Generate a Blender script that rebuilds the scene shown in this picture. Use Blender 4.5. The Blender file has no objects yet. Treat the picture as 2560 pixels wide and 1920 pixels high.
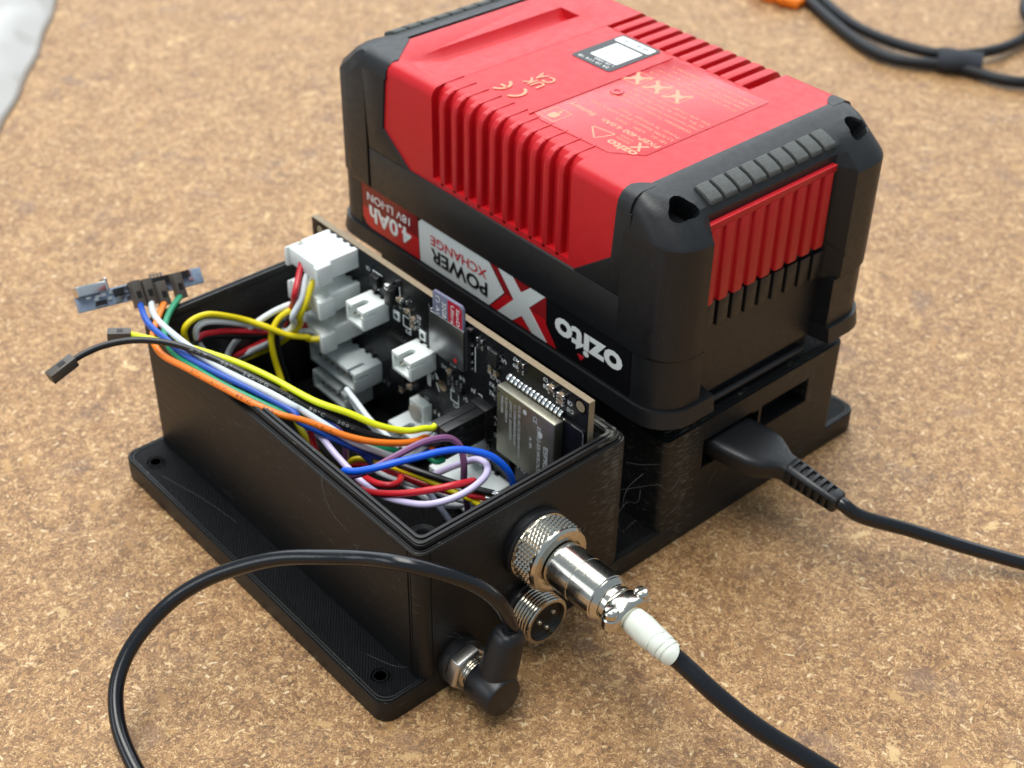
import bpy, bmesh, math, random
from mathutils import Vector, Matrix
C = bpy.context.scene
COL = C.collection
S = 0.000707            # one modelling unit is 0.707 mm
R_ = math.radians
random.seed(7)
# ---------------------------------------------------------------- camera
cam = bpy.data.objects.new('camera', bpy.data.cameras.new('camera'))
COL.objects.link(cam)
CAMP = Vector((-145.988, -212.308, 306.590))
rt = Vector((0.75224662, -0.65874358, 0.01348815)); up = Vector((0.3867593, 0.45804478, 0.80038255)); fw = Vector((0.53342504, 0.5968684, -0.59933784))
m = Matrix((rt, up, -fw)).transposed().to_4x4(); m.translation = CAMP * S
cam.matrix_world = m
cam.data.sensor_width = 36; cam.data.lens = 3637.404 / 2560 * 36
cam.data.clip_start = 0.01; cam.data.clip_end = 20
cam.data.dof.use_dof = True
cam.data.dof.focus_distance = 372 * S
cam.data.dof.aperture_fstop = 25.0
C.camera = cam
# ---------------------------------------------------------------- light: a dim room, a big window and ceiling panel behind the bench
world = bpy.data.worlds.new("World"); C.world = world; world.use_nodes = True
bgn = world.node_tree.nodes['Background']; bgn.inputs[0].default_value = (0.74, 0.88, 1.0, 1); bgn.inputs[1].default_value = 0.42
def area(name, loc, target, sx, sy, power, col):
    l = bpy.data.lights.new(name, 'AREA'); l.shape = 'RECTANGLE'; l.size = sx; l.size_y = sy; l.energy = power; l.color = col
    o = bpy.data.objects.new(name, l); COL.objects.link(o); o.location = loc
    o.rotation_euler = (Vector(target) - Vector(loc)).to_track_quat('-Z', 'Y').to_euler(); return o
area('window_light', (0.95, 0.95, 0.95), (0.1, 0.1, 0), 2.6, 1.5, 27.0, (0.90, 0.96, 1.0))
area('ceiling_light', (-0.1, 0.25, 1.5), (0.08, 0.08, 0), 1.4, 0.7, 26.0, (1.0, 0.985, 0.95))
area('side_window_light', (-1.3, 0.5, 0.75), (0.05, 0.08, 0), 0.8, 0.6, 4.0, (0.92, 0.97, 1.0))
C.view_settings.view_transform = 'Standard'; C.view_settings.look = 'None'; C.view_settings.exposure = 0.11; C.view_settings.gamma = 1
C.cycles.max_bounces = 8; C.cycles.sample_clamp_indirect = 4

# ---------------------------------------------------------------- materials
def lin(h):
    h = h.lstrip('#'); v = [int(h[i:i+2], 16) / 255 for i in (0, 2, 4)]
    return tuple(x / 12.92 if x <= 0.04045 else ((x + 0.055) / 1.055) ** 2.4 for x in v) + (1,)
class N:
    def __init__(s, name):
        s.m = bpy.data.materials.new(name); s.m.use_nodes = True; s.t = s.m.node_tree; s.b = s.t.nodes['Principled BSDF']
        s.tc = s.n('ShaderNodeTexCoord'); mp = s.n('ShaderNodeMapping'); mp.inputs['Scale'].default_value = (1 / S,) * 3
        s.l(s.tc.outputs['Object'], mp.inputs[0]); s.co = mp.outputs[0]
    def n(s, k, **kw):
        x = s.t.nodes.new(k)
        for a, b in kw.items(): setattr(x, a, b)
        return x
    def l(s, a, b): s.t.links.new(a, b)
    def v(s, sock, val):
        if isinstance(val, bpy.types.NodeSocket): s.l(val, sock)
        else: sock.default_value = val
    def math(s, op, a, b=0.0, c=0.0):
        x = s.n('ShaderNodeMath', operation=op); s.v(x.inputs[0], a); s.v(x.inputs[1], b); s.v(x.inputs[2], c); return x.outputs[0]
    def noise(s, sc, det=2, rough=0.5, co=None, scale3=None, dist=0.0):
        co = co or s.co
        if scale3:
            mp = s.n('ShaderNodeMapping'); mp.inputs['Scale'].default_value = scale3; s.l(co, mp.inputs[0]); co = mp.outputs[0]
        x = s.n('ShaderNodeTexNoise'); s.l(co, x.inputs['Vector']); x.inputs['Scale'].default_value = sc; x.inputs['Detail'].default_value = det; x.inputs['Roughness'].default_value = rough; x.inputs['Distortion'].default_value = dist
        return x.outputs['Fac']
    def ramp(s, f, stops, interp='LINEAR'):
        x = s.n('ShaderNodeValToRGB'); x.color_ramp.interpolation = interp; e = x.color_ramp.elements
        while len(e) < len(stops): e.new(0.5)
        for k, (p, c) in zip(e, stops): k.position = p; k.color = c
        s.l(f, x.inputs[0]); return x.outputs[0]
    def mix(s, f, a, b):
        x = s.n('ShaderNodeMix', data_type='RGBA'); s.v(x.inputs[0], f); s.v(x.inputs[6], a); s.v(x.inputs[7], b); return x.outputs[2]
    def bump(s, h, st=0.3, dist=0.1, prev=None):
        x = s.n('ShaderNodeBump'); x.inputs['Strength'].default_value = st; x.inputs['Distance'].default_value = dist * S; s.l(h, x.inputs['Height'])
        if prev: s.l(prev, x.inputs['Normal'])
        s.l(x.outputs[0], s.b.inputs['Normal']); return x.outputs[0]
    def set(s, col=None, rough=None, metal=None, spec=None, coat=None):
        for k, v in (('Base Color', col), ('Roughness', rough), ('Metallic', metal), ('Specular IOR Level', spec), ('Coat Weight', coat)):
            if v is not None: s.v(s.b.inputs[k], v)
        return s
M = {}
def plain(name, col, rough=0.4, metal=0.0, bs=0.0, bst=0.15, var=0.0, spec=0.5, vs=0.3, coat=None, sss=0, dust=0):
    k = N(name)
    c = lin(col) if isinstance(col, str) else col
    if var:
        f = k.noise(vs, 4)
        k.set(col=k.mix(f, tuple(x * (1 - var) for x in c[:3]) + (1,), tuple(min(1, x * (1 + var)) for x in c[:3]) + (1,)))
        k.set(rough=k.math('MULTIPLY_ADD', k.noise(vs * 3, 3), 0.25, rough - 0.12))
    else: k.set(col=c, rough=rough)
    if dust:
        dm = k.math('ADD', k.ramp(k.noise(1.5, 2, 0.6), [(0.735, (0, 0, 0, 1)), (0.77, (1, 1, 1, 1))]), k.ramp(k.noise(1.0, 3, 0.6, scale3=(0.5, 2.6, 0.9), dist=1.2), [(0.745, (0, 0, 0, 1)), (0.78, (.6, .6, .6, 1))]))
        old = k.b.inputs['Base Color'].links[0].from_socket if k.b.inputs['Base Color'].links else c
        k.set(col=k.mix(k.math('MULTIPLY', dm, dust), old, (0.22, 0.22, 0.21, 1)))
    k.set(metal=metal, spec=spec, coat=coat)
    if sss: k.b.inputs['Subsurface Weight'].default_value = sss; k.b.inputs['Subsurface Radius'].default_value = (0.002, 0.002, 0.002); k.b.inputs['Subsurface Scale'].default_value = 0.5
    if bs: k.bump(k.noise(bs, 2), bst)
    M[name] = k.m; return k

def chipboard():
    k = N('chipboard'); flat = k.n('ShaderNodeMapping'); flat.inputs['Scale'].default_value = (1, 1, 0); k.l(k.co, flat.inputs[0]); co = flat.outputs[0]
    wn = k.n('ShaderNodeTexNoise'); k.l(co, wn.inputs['Vector']); wn.inputs['Scale'].default_value = 0.42; wn.inputs['Detail'].default_value = 2
    wv = k.n('ShaderNodeVectorMath', operation='MULTIPLY_ADD'); k.l(wn.outputs['Color'], wv.inputs[0]); wv.inputs[1].default_value = (1.5, 1.5, 0); k.l(co, wv.inputs[2]); wco = wv.outputs[0]
    fine = k.noise(1.3, 5, 0.65, co)
    def straw(seed, cell, fx, fy):
        # patches of fibres, each patch lying its own way
        mp = k.n('ShaderNodeMapping'); mp.inputs['Location'].default_value = (seed, seed * 1.3, 0); k.l(wco, mp.inputs[0])
        vo = k.n('ShaderNodeTexVoronoi'); vo.voronoi_dimensions = '2D'; vo.inputs['Scale'].default_value = cell; k.l(mp.outputs[0], vo.inputs['Vector'])
        sub = k.n('ShaderNodeVectorMath', operation='SUBTRACT'); k.l(mp.outputs[0], sub.inputs[0]); k.l(vo.outputs['Position'], sub.inputs[1])
        sep = k.n('ShaderNodeSeparateColor'); k.l(vo.outputs['Color'], sep.inputs[0])
        ro = k.n('ShaderNodeVectorRotate', rotation_type='Z_AXIS'); k.l(sub.outputs[0], ro.inputs['Vector']); k.l(k.math('MULTIPLY', sep.outputs[0], 6.283), ro.inputs['Angle'])
        sc = k.n('ShaderNodeVectorMath', operation='MULTIPLY_ADD'); k.l(ro.outputs[0], sc.inputs[0]); sc.inputs[1].default_value = (fx, fy, 0)
        of = k.n('ShaderNodeVectorMath', operation='SCALE'); k.l(vo.outputs['Position'], of.inputs[0]); of.inputs['Scale'].default_value = 7.3; k.l(of.outputs[0], sc.inputs[2])
        g = k.noise(1.0, 3, 0.62, sc.outputs[0])
        return k.math('ADD', k.math('MULTIPLY_ADD', g, 1.25, -0.125), k.math('MULTIPLY_ADD', sep.outputs[1], 0.22, -0.11))
    def pick(f, a, b2):
        mm = k.n('ShaderNodeMix', data_type='FLOAT'); k.v(mm.inputs[0], f); k.v(mm.inputs[2], a); k.v(mm.inputs[3], b2); return mm.outputs[0]
    def sharp(n_): return k.ramp(n_, [(0.47, (0, 0, 0, 1)), (0.53, (1, 1, 1, 1))])
    s1 = straw(5.0, 0.42, 0.42, 1.9); s2 = straw(51.0, 0.28, 0.32, 1.45); s3 = straw(97.0, 0.75, 0.62, 2.6)
    fib = pick(sharp(k.noise(0.9, 3, 0.6, co)), pick(sharp(k.noise(0.5, 3, 0.6, wco)), s1, s2), s3)
    clump = k.noise(0.28, 4, 0.7, wco)
    mixn = k.math('ADD', k.math('MULTIPLY', fib, 0.8), k.math('MULTIPLY', clump, 0.2))
    base = k.ramp(mixn, [(0.32, lin('#35200f')), (0.43, lin('#6f4a28')), (0.51, lin('#9b6d3f')), (0.585, lin('#be925d')), (0.70, lin('#efd5a4'))])
    hsum = fine
    def layer(col, scale, asp, thr, stops, seed, dens, h):
        mp = k.n('ShaderNodeMapping'); mp.inputs['Location'].default_value = (seed, seed * 1.7, 0); k.l(wco, mp.inputs[0])
        vo = k.n('ShaderNodeTexVoronoi'); vo.voronoi_dimensions = '2D'; vo.inputs['Scale'].default_value = scale; k.l(mp.outputs[0], vo.inputs['Vector'])
        sub = k.n('ShaderNodeVectorMath', operation='SUBTRACT'); k.l(mp.outputs[0], sub.inputs[0]); k.l(vo.outputs['Position'], sub.inputs[1])
        sep = k.n('ShaderNodeSeparateColor'); k.l(vo.outputs['Color'], sep.inputs[0])
        ang = k.math('MULTIPLY', sep.outputs[0], 6.283)
        ro = k.n('ShaderNodeVectorRotate', rotation_type='Z_AXIS'); k.l(sub.outputs[0], ro.inputs['Vector']); k.l(ang, ro.inputs['Angle'])
        sc = k.n('ShaderNodeVectorMath', operation='MULTIPLY'); k.l(ro.outputs[0], sc.inputs[0]); sc.inputs[1].default_value = (scale, scale * asp, 0)
        ln = k.n('ShaderNodeVectorMath', operation='LENGTH'); k.l(sc.outputs[0], ln.inputs[0])
        # grain inside a chip runs along it
        gm = k.n('ShaderNodeVectorMath', operation='MULTIPLY'); k.l(ro.outputs[0], gm.inputs[0]); gm.inputs[1].default_value = (0.5, 4.0, 1); 
        ga = k.n('ShaderNodeVectorMath', operation='ADD'); k.l(gm.outputs[0], ga.inputs[0]); k.l(vo.outputs['Position'], ga.inputs[1])
        g = k.noise(1.2, 3, 0.6, ga.outputs[0])
        edge = k.math('ADD', ln.outputs['Value'], k.math('MULTIPLY', k.math('SUBTRACT', k.noise(1.1 * scale + 0.8, 3, 0.6, co), 0.5), 1.2))
        msk = k.n('ShaderNodeMapRange'); k.l(edge, msk.inputs[0]); msk.inputs[1].default_value = thr; msk.inputs[2].default_value = thr * 0.6; 
        on = k.math('LESS_THAN', sep.outputs[1], dens); mk = k.math('MULTIPLY', msk.outputs[0], on)
        tone = k.math('ADD', k.math('MULTIPLY', sep.outputs[2], 0.65), k.math('MULTIPLY', g, 0.4))
        cc = k.ramp(tone, stops)
        return k.mix(k.math('MULTIPLY', mk, 0.92), col, cc), k.math('MULTIPLY', mk, k.math('MULTIPLY_ADD', sep.outputs[2], h, h * 0.5))
    A = [(0.15, lin('#3b2010')), (0.42, lin('#744726')), (0.62, lin('#a47747')), (0.9, lin('#dcb684'))]
    Bs = [(0.18, lin('#54331b')), (0.42, lin('#996a3c')), (0.6, lin('#cda06a')), (0.85, lin('#f3dcb2'))]
    D = [(0.1, lin('#80532d')), (0.5, lin('#b5894f')), (0.9, lin('#dfc08a'))]
    c, h1 = layer(base, 0.42, 3.0, 0.52, A, 3.1, 0.35, 0.5)
    c, h3 = layer(c, 0.36, 3.2, 0.52, Bs, 41.3, 0.30, 0.6)
    c, h5 = layer(c, 0.20, 4.4, 0.46, D, 123.0, 0.10, 0.7)
    c, h6 = layer(c, 0.085, 2.6, 0.34, D, 201.0, 0.15, 0.5)
    mot = k.noise(0.07, 4, 0.65, wco); c = k.mix(0.52, c, k.mix(k.ramp(mot, [(0.36, (0, 0, 0, 1)), (0.66, (1, 1, 1, 1))]), k.mix(0.42, c, lin('#3f2614')), k.mix(0.22, c, lin('#e2c496'))))
    # dark flecks and bluish stains
    st = k.noise(0.045, 4, 0.6, co); c = k.mix(k.ramp(st, [(0.58, (0, 0, 0, 1)), (0.70, (.5, .5, .5, 1))]), c, lin('#5d4a48'))
    fl = k.noise(0.33, 4, 0.7, wco); c = k.mix(k.ramp(fl, [(0.70, (0, 0, 0, 1)), (0.76, (.7, .7, .7, 1))]), c, lin('#3a2a1e'))
    big = k.noise(0.012, 3, 0.5, co); c = k.mix(k.math('MULTIPLY', big, 0.28), c, lin('#b48a58'))
    # a worn, sanded sheen varies over the board
    k.set(col=c, rough=k.math('MULTIPLY_ADD', k.noise(0.5, 3, 0.6, co), 0.25, 0.42), spec=0.5)
    hs = k.math('ADD', k.math('ADD', h1, h3), k.math('ADD', h5, k.math('MULTIPLY', fib, 1.6)))
    k.bump(hs, 0.45, 0.26); M['chipboard'] = k.m
chipboard()

def printed(name, top):
    k = N(name)
    if top:
        rt_ = k.n('ShaderNodeMapping'); rt_.inputs['Rotation'].default_value = (0, 0, R_(38)); k.l(k.co, rt_.inputs[0])
        wv = k.n('ShaderNodeTexWave', wave_type='BANDS', bands_direction='X'); wv.inputs['Scale'].default_value = 0.40; wv.inputs['Distortion'].default_value = 2.2; wv.inputs['Detail'].default_value = 3; wv.inputs['Detail Scale'].default_value = 0.8; k.l(rt_.outputs[0], wv.inputs['Vector'])
        streak = k.noise(1.0, 4, 0.7, co=rt_.outputs[0], scale3=(2.2, 0.35, 1)); gr = k.noise(1.9, 4, 0.75)
        h = k.math('ADD', k.math('MULTIPLY', wv.outputs['Fac'], 0.6), k.math('ADD', k.math('MULTIPLY', gr, 1.6), k.math('MULTIPLY', streak, 1.2)))
        k.set(col=k.ramp(gr, [(0.62, (0.0032, 0.0032, 0.0036, 1)), (0.80, (0.05, 0.05, 0.05, 1))]), rough=k.math('MULTIPLY_ADD', streak, 0.5, 0.18), spec=0.26)
        k.bump(h, 0.95, 0.45)
    else:
        lay = k.noise(1.0, 3, 0.7, scale3=(0.02, 0.02, 3.2)); ly2 = k.noise(1.0, 3, 0.6, scale3=(0.05, 0.05, 1.1))
        # whitish rubbed layer marks where the print was scraped
        mk = k.noise(1.0, 2, 0.6, scale3=(0.26, 0.26, 2.7)); zone = k.noise(0.028, 3, 0.6)
        sep = k.n('ShaderNodeSeparateXYZ'); k.l(k.co, sep.inputs[0])
        def near(x0, w): return k.math('MAXIMUM', k.math('SUBTRACT', 1.0, k.math('DIVIDE', k.math('ABSOLUTE', k.math('SUBTRACT', sep.outputs[0], x0)), w)), 0.0)
        zz = k.math('ADD', k.math('MAXIMUM', near(83.0, 15.0), k.math('MAXIMUM', near(112.0, 13.0), k.math('MULTIPLY', near(168.0, 20.0), 0.6))), k.math('MULTIPLY', zone, 0.3))
        up_ = k.n('ShaderNodeMapRange'); k.l(sep.outputs[2], up_.inputs[0]); up_.inputs[1].default_value = 8; up_.inputs[2].default_value = 46; up_.inputs[3].default_value = 0.72; up_.inputs[4].default_value = 1.0
        th = k.math('MULTIPLY_ADD', k.math('MULTIPLY', zz, up_.outputs[0]), 0.19, mk)
        ma = k.ramp(th, [(0.70, (0, 0, 0, 1)), (0.78, (1, 1, 1, 1))])
        col = k.mix(k.math('MULTIPLY', ma, 0.75), k.mix(lay, (0.0048, 0.005, 0.0055, 1), (0.0125, 0.0125, 0.013, 1)), (0.135, 0.135, 0.115, 1))
        sc2 = k.ramp(k.noise(1.0, 2, 0.5, scale3=(0.9, 0.9, 1.6)), [(0.70, (0, 0, 0, 1)), (0.74, (1, 1, 1, 1))])
        col = k.mix(k.math('MULTIPLY', sc2, 0.12), col, (0.2, 0.2, 0.2, 1))
        k.set(col=col, rough=k.math('MULTIPLY_ADD', lay, 0.3, 0.30), spec=0.36)
        k.bump(k.math('ADD', lay, k.math('MULTIPLY', ly2, 0.8)), 0.6, 0.16)
    M[name] = k.m
printed('print_side', False); printed('print_top', True)
plain('battery_black', (0.008, 0.0086, 0.010, 1), 0.45, bs=2.2, bst=0.4, var=0.25, vs=0.15, dust=0.3)
plain('grip_black', (0.075, 0.08, 0.076, 1), 0.7, bs=1.6, bst=1.0, var=0.45, vs=1.3)
plain('red_plastic', (0.52, 0.007, 0.013, 1), 0.42, bs=1.5, bst=0.45, var=0.10, vs=0.12, spec=0.42, dust=0.12)
plain('red_gloss', (0.51, 0.008, 0.014, 1), 0.28, var=0.06, vs=0.1, spec=0.6)
plain('label_black', (0.006, 0.006, 0.007, 1), 0.3, spec=0.3); plain('label_white', '#d9dcd8', 0.3, var=0.04)
plain('label_red', '#c31a22', 0.28); plain('label_maroon', '#7c1218', 0.28); plain('label_darkred', '#8f1a1e', 0.28)
plain('ink_white', '#eceeea', 0.4); plain('ink_black', '#101010', 0.5); plain('ink_red', '#c4202a', 0.4); plain('hair', '#6a6d70', 0.5); plain('ink_grey', '#c6cacb', 0.5); plain('ink_gold', '#ee8a66', 0.4); plain('silk', '#dfe5e5', 0.55)
plain('ink_dim', '#3c3f42', 0.5); plain('ink_orange_print', '#3a1c0a', 0.6); plain('ink_cable', '#a9abab', 0.6)
plain('nylon', '#eef4f1', 0.38, sss=0.15); plain('nylon_low', '#e4ecec', 0.4, sss=0.1)
plain('soldermask', (0.0045, 0.005, 0.0068, 1), 0.3, spec=0.32, var=0.3, vs=0.2, bs=0.5, bst=0.06); plain('fr4_edge', '#8f8068', 0.6, var=0.2, vs=0.8)
plain('nickel', (0.60, 0.57, 0.50, 1), 0.17, 1.0, var=0.12, vs=0.7, bs=0.5, bst=0.03); plain('nickel_dull', (0.55, 0.53, 0.49, 1), 0.3, 1.0, bs=0.7, bst=0.1)
plain('tin', (0.72, 0.73, 0.72, 1), 0.25, 1.0, bs=1.5, bst=0.2); plain('shield', (0.40, 0.385, 0.31, 1), 0.42, 1.0, var=0.1, vs=0.4); plain('steel', (0.36, 0.36, 0.37, 1), 0.33, 1.0, var=0.08, vs=0.5)
plain('black_plastic', (0.011, 0.011, 0.012, 1), 0.42, bs=1.6, bst=0.12, var=0.2); plain('deep_black', (0.003, 0.003, 0.003, 1), 0.5)
plain('rubber', (0.007, 0.0075, 0.009, 1), 0.38, var=0.2, vs=0.4, bs=1.8, bst=0.1, dust=0.25); plain('cable', (0.006, 0.0068, 0.009, 1), 0.22, var=0.12, vs=0.3)
plain('cord', (0.009, 0.010, 0.012, 1), 0.5, spec=0.3); plain('tape', '#d3d8cc', 0.6, var=0.05, vs=0.6, bs=0.8, bst=0.25)
plain('ceramic', '#8c7a62', 0.5); plain('resistor_black', (0.02, 0.02, 0.022, 1), 0.4); plain('sd_grey', '#71738a', 0.35); plain('sd_red', '#b8243a', 0.35); plain('sd_body', '#3e3f4a', 0.4)
plain('housing_grey', '#4f4943', 0.42, var=0.1, vs=0.4); plain('adapter_board', '#8a9ab0', 0.35, var=0.35, vs=0.5); plain('button_grey', '#b7b1a6', 0.5); plain('orange_plastic', '#ee7a10', 0.4); plain('velcro', (0.014, 0.017, 0.025, 1), 0.8, bs=0.9, bst=0.6)
WC = dict(lime='#e3ee1f', black='#141414', orange='#f07d1e', blue='#1c4fae', greywhite='#ccd6da', green='#0f8a60', red='#c3202b', white='#dfe6ea', yellow='#e9d416', mauve='#86577f', brightblue='#0f5bdc', lavender='#cdc3e6', palegrey='#b9c0d6', olive='#b3a916')
for kx, vx in WC.items(): plain('pvc_' + kx, vx, 0.36, var=0.05, vs=0.5, bs=1.2, bst=0.06)
bagm = plain('bag_plastic', '#b3b1ac', 0.35, bs=0.06, bst=0.5); bagm.b.inputs['Transmission Weight'].default_value = 0.12; bagm.b.inputs['Coat Weight'].default_value = 0.3

# ---------------------------------------------------------------- mesh helpers (coordinates in units; scaled by S when linked)
class B:
    def __init__(s): s.v = []; s.f = []; s.mi = []
    def add(s, v, f, mi=0):
        o = len(s.v); s.v += [Vector(p) for p in v]; s.f += [tuple(i + o for i in q) for q in f]; s.mi += [mi] * len(f); return s
    def box(s, x0, x1, y0, y1, z0, z1, mi=0):
        return s.add([(x0,y0,z0),(x1,y0,z0),(x1,y1,z0),(x0,y1,z0),(x0,y0,z1),(x1,y0,z1),(x1,y1,z1),(x0,y1,z1)], [(3,2,1,0),(4,5,6,7),(0,1,5,4),(1,2,6,5),(2,3,7,6),(3,0,4,7)], mi)
    def obox(s, c, ax, h, mi=0):
        c = Vector(c); a = [Vector(q).normalized() for q in ax]
        v = [c + a[0]*h[0]*i + a[1]*h[1]*j + a[2]*h[2]*k for k in (-1,1) for i,j in ((-1,-1),(1,-1),(1,1),(-1,1))]
        return s.add(v, [(3,2,1,0),(4,5,6,7),(0,1,5,4),(1,2,6,5),(2,3,7,6),(3,0,4,7)], mi)
    def prism(s, pts, a0, a1, axis='z', mi=0):
        def P(p, h): return {'z': (p[0], p[1], h), 'x': (h, p[0], p[1]), 'y': (p[0], h, p[1])}[axis]
        n = len(pts); v = [P(p, a0) for p in pts] + [P(p, a1) for p in pts]
        return s.add(v, [tuple(range(n))[::-1], tuple(range(n, 2*n))] + [(i, (i+1) % n, n + (i+1) % n, n + i) for i in range(n)], mi)
    def loft(s, loops, cap0=True, cap1=True, mi=0, closed=True):
        n = len(loops[0]); v = [p for l in loops for p in l]; f = []
        for j in range(len(loops) - 1):
            for i in range(n if closed else n - 1):
                k = (i + 1) % n; f.append((j*n + i, j*n + k, (j+1)*n + k, (j+1)*n + i))
        if cap0: f.append(tuple(range(n))[::-1])
        if cap1: f.append(tuple(range((len(loops)-1)*n, len(loops)*n)))
        return s.add(v, f, mi)
    def lathe(s, o, d, prof, n=32, mi=0, rf=None):
        o = Vector(o); d = Vector(d).normalized(); a = d.orthogonal().normalized(); b = d.cross(a); loops = []
        for j, (t, r) in enumerate(prof):
            loops.append([o + d*t + (a*math.cos(2*math.pi*i/n) + b*math.sin(2*math.pi*i/n)) * (r + (rf(i, j) if rf else 0)) for i in range(n)])
        return s.loft(loops, True, True, mi)
    def tube(s, path, r, n=10, mi=0, rf=None):
        P = [Vector(p) for p in path]; T = []
        for i in range(len(P)): T.append((P[min(i+1, len(P)-1)] - P[max(i-1, 0)]).normalized())
        a = T[0].orthogonal().normalized(); loops = []
        for i, p in enumerate(P):
            a = (a - T[i]*a.dot(T[i])).normalized(); b = T[i].cross(a); q = rf(i) if rf else 1
            loops.append([p + (a*math.cos(2*math.pi*k/n) + b*math.sin(2*math.pi*k/n)) * r * q for k in range(n)])
        return s.loft(loops, True, True, mi)
    def sphere(s, c, r, n=12, m=8, mi=0, sc=(1,1,1)):
        c = Vector(c); pr = [(math.cos(math.pi*j/m), math.sin(math.pi*j/m)) for j in range(m + 1)]
        loops = [[c + Vector((math.cos(2*math.pi*i/n)*max(rr, .02)*r*sc[0], math.sin(2*math.pi*i/n)*max(rr, .02)*r*sc[1], -h*r*sc[2])) for i in range(n)] for h, rr in pr]
        return s.loft(loops, True, True, mi)
    def text(s, body, o, right, upv, height=None, width=None, bold=0.0, mi=0, center=False):
        v, f, w, h = glyphs(body, bold); o = Vector(o); r = Vector(right).normalized(); u = Vector(upv).normalized()
        ky = (height / 0.7) if height else width / w; kx = (width / w) if width else ky
        off = (-w/2 if center else 0)
        return s.add([o + r*((p[0]+off)*kx) + u*(p[1]*ky) for p in v], f, mi)
GC = {}
def glyphs(body, bold):
    if (body, bold) in GC: return GC[body, bold]
    cu = bpy.data.curves.new('lettering', 'FONT'); cu.body = body; cu.size = 1; cu.resolution_u = 3; cu.offset = bold; cu.fill_mode = 'FRONT'
    o = bpy.data.objects.new('lettering', cu); COL.objects.link(o); bpy.context.view_layer.update()
    me = o.to_mesh(); v = [p.co.copy() for p in me.vertices]; f = [tuple(q.vertices) for q in me.polygons]; o.to_mesh_clear()
    bpy.data.objects.remove(o); bpy.data.curves.remove(cu)
    x0 = min(p.x for p in v); w = max(p.x for p in v) - x0; h = max(p.y for p in v)
    v = [Vector((p.x - x0, p.y, 0)) for p in v]; GC[body, bold] = (v, f, w, h); return GC[body, bold]
ORG = {}
def mesh_of(name, b, mats, org, bevel=0, seg=2, ang=35, flat=False, tri=False):
    me = bpy.data.meshes.new(name); me.from_pydata([(p - org) * S for p in b.v], [], b.f)
    for mm in mats: me.materials.append(M[mm])
    for p, mi in zip(me.polygons, b.mi): p.material_index = mi
    bm = bmesh.new(); bm.from_mesh(me)
    if tri: bmesh.ops.triangulate(bm, faces=[f for f in bm.faces if len(f.verts) > 4])
    if not flat: bmesh.ops.recalc_face_normals(bm, faces=bm.faces)
    if bevel:
        ed = [e for e in bm.edges if len(e.link_faces) == 2 and e.calc_face_angle(0) > R_(28)]
        bmesh.ops.bevel(bm, geom=ed, offset=bevel * S, segments=seg, profile=0.5, affect='EDGES', clamp_overlap=True)
    bm.to_mesh(me); bm.free()
    if not flat: me.shade_smooth(); me.set_sharp_from_angle(angle=R_(ang))
    return me
def obj(name, b, mats, parent=None, bevel=0, seg=2, ang=35, flat=False, cuts=None, label=None, us=True):
    mats = [mats] if isinstance(mats, str) else mats
    root = parent
    while root is not None and root.parent: root = root.parent
    org = ORG.get(root.name, Vector((0, 0, 0))) if root else Vector((0, 0, 0))
    me = mesh_of(name, b, mats, org, bevel, seg, ang, flat, tri=bool(cuts))
    o = bpy.data.objects.new(name, me); COL.objects.link(o)
    if cuts:
        cb = mesh_of('cut', cuts, mats[-1:], org, tri=True); co = bpy.data.objects.new('cut', cb); COL.objects.link(co)
        mo = o.modifiers.new('cut', 'BOOLEAN'); mo.operation = 'DIFFERENCE'; mo.solver = 'EXACT'; mo.use_self = us; mo.object = co
        bpy.context.view_layer.update(); dg = bpy.context.evaluated_depsgraph_get()
        nm = bpy.data.meshes.new_from_object(o.evaluated_get(dg)); o.modifiers.clear(); o.data = nm; nm.name = name
        nm.shade_smooth(); nm.set_sharp_from_angle(angle=R_(ang)); bpy.data.objects.remove(co)
    if parent: o.parent = parent
    if label: o['label'] = label
    return o
def tag(o, label, cat, group=None, kind=None):
    o['label'] = label
    if cat: o['category'] = cat
    if group: o['group'] = group
    if kind: o['kind'] = kind
    return o
def thing(name, label, cat, loc, group=None):
    o = bpy.data.objects.new(name, None); COL.objects.link(o); o.empty_display_size = 0.01; o.location = Vector(loc) * S
    ORG[o.name] = Vector(loc); return tag(o, label, cat, group)
def dup(o, d, parent=None):
    c = o.copy(); COL.objects.link(c); c.parent = parent or o.parent; c.location = o.location + Vector(d) * S
    return c
def rrect(x0, x1, y0, y1, r, n=5):
    if not isinstance(r, (list, tuple)): r = [r]*4
    out = []
    for (cx, cy, a0), q in zip(((x0, y0, 180), (x1, y0, 270), (x1, y1, 0), (x0, y1, 90)), r):
        sx = 1 if cx == x0 else -1; sy = 1 if cy == y0 else -1
        for i in range(n + 1):
            a = R_(a0 + 90 * i / n); out.append((cx + sx*q + q*math.cos(a), cy + sy*q + q*math.sin(a)))
    return out
def spline(pts, k=6):
    P = [Vector(p) for p in pts]; out = []
    for i in range(len(P) - 1):
        p0 = P[max(i-1, 0)]; p1 = P[i]; p2 = P[i+1]; p3 = P[min(i+2, len(P)-1)]
        for j in range(k):
            t = j / k
            # centripetal-ish Catmull-Rom
            out.append(0.5 * ((2*p1) + (p2-p0)*t + (2*p0-5*p1+4*p2-p3)*t*t + (3*p1-p0-3*p2+p3)*t**3))
    out.append(P[-1]); return out
def smooth(path, it=2):
    for _ in range(it): path = [path[0]] + [(path[i-1] + path[i]*2 + path[i+1]) / 4 for i in range(1, len(path)-1)] + [path[-1]]
    return path
# ================================================================ tabletop
tt = B(); tt.box(-400, 1100, -450, 1100, -18, 0)
o = obj('tabletop', tt, 'chipboard'); o['kind'] = 'structure'

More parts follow.
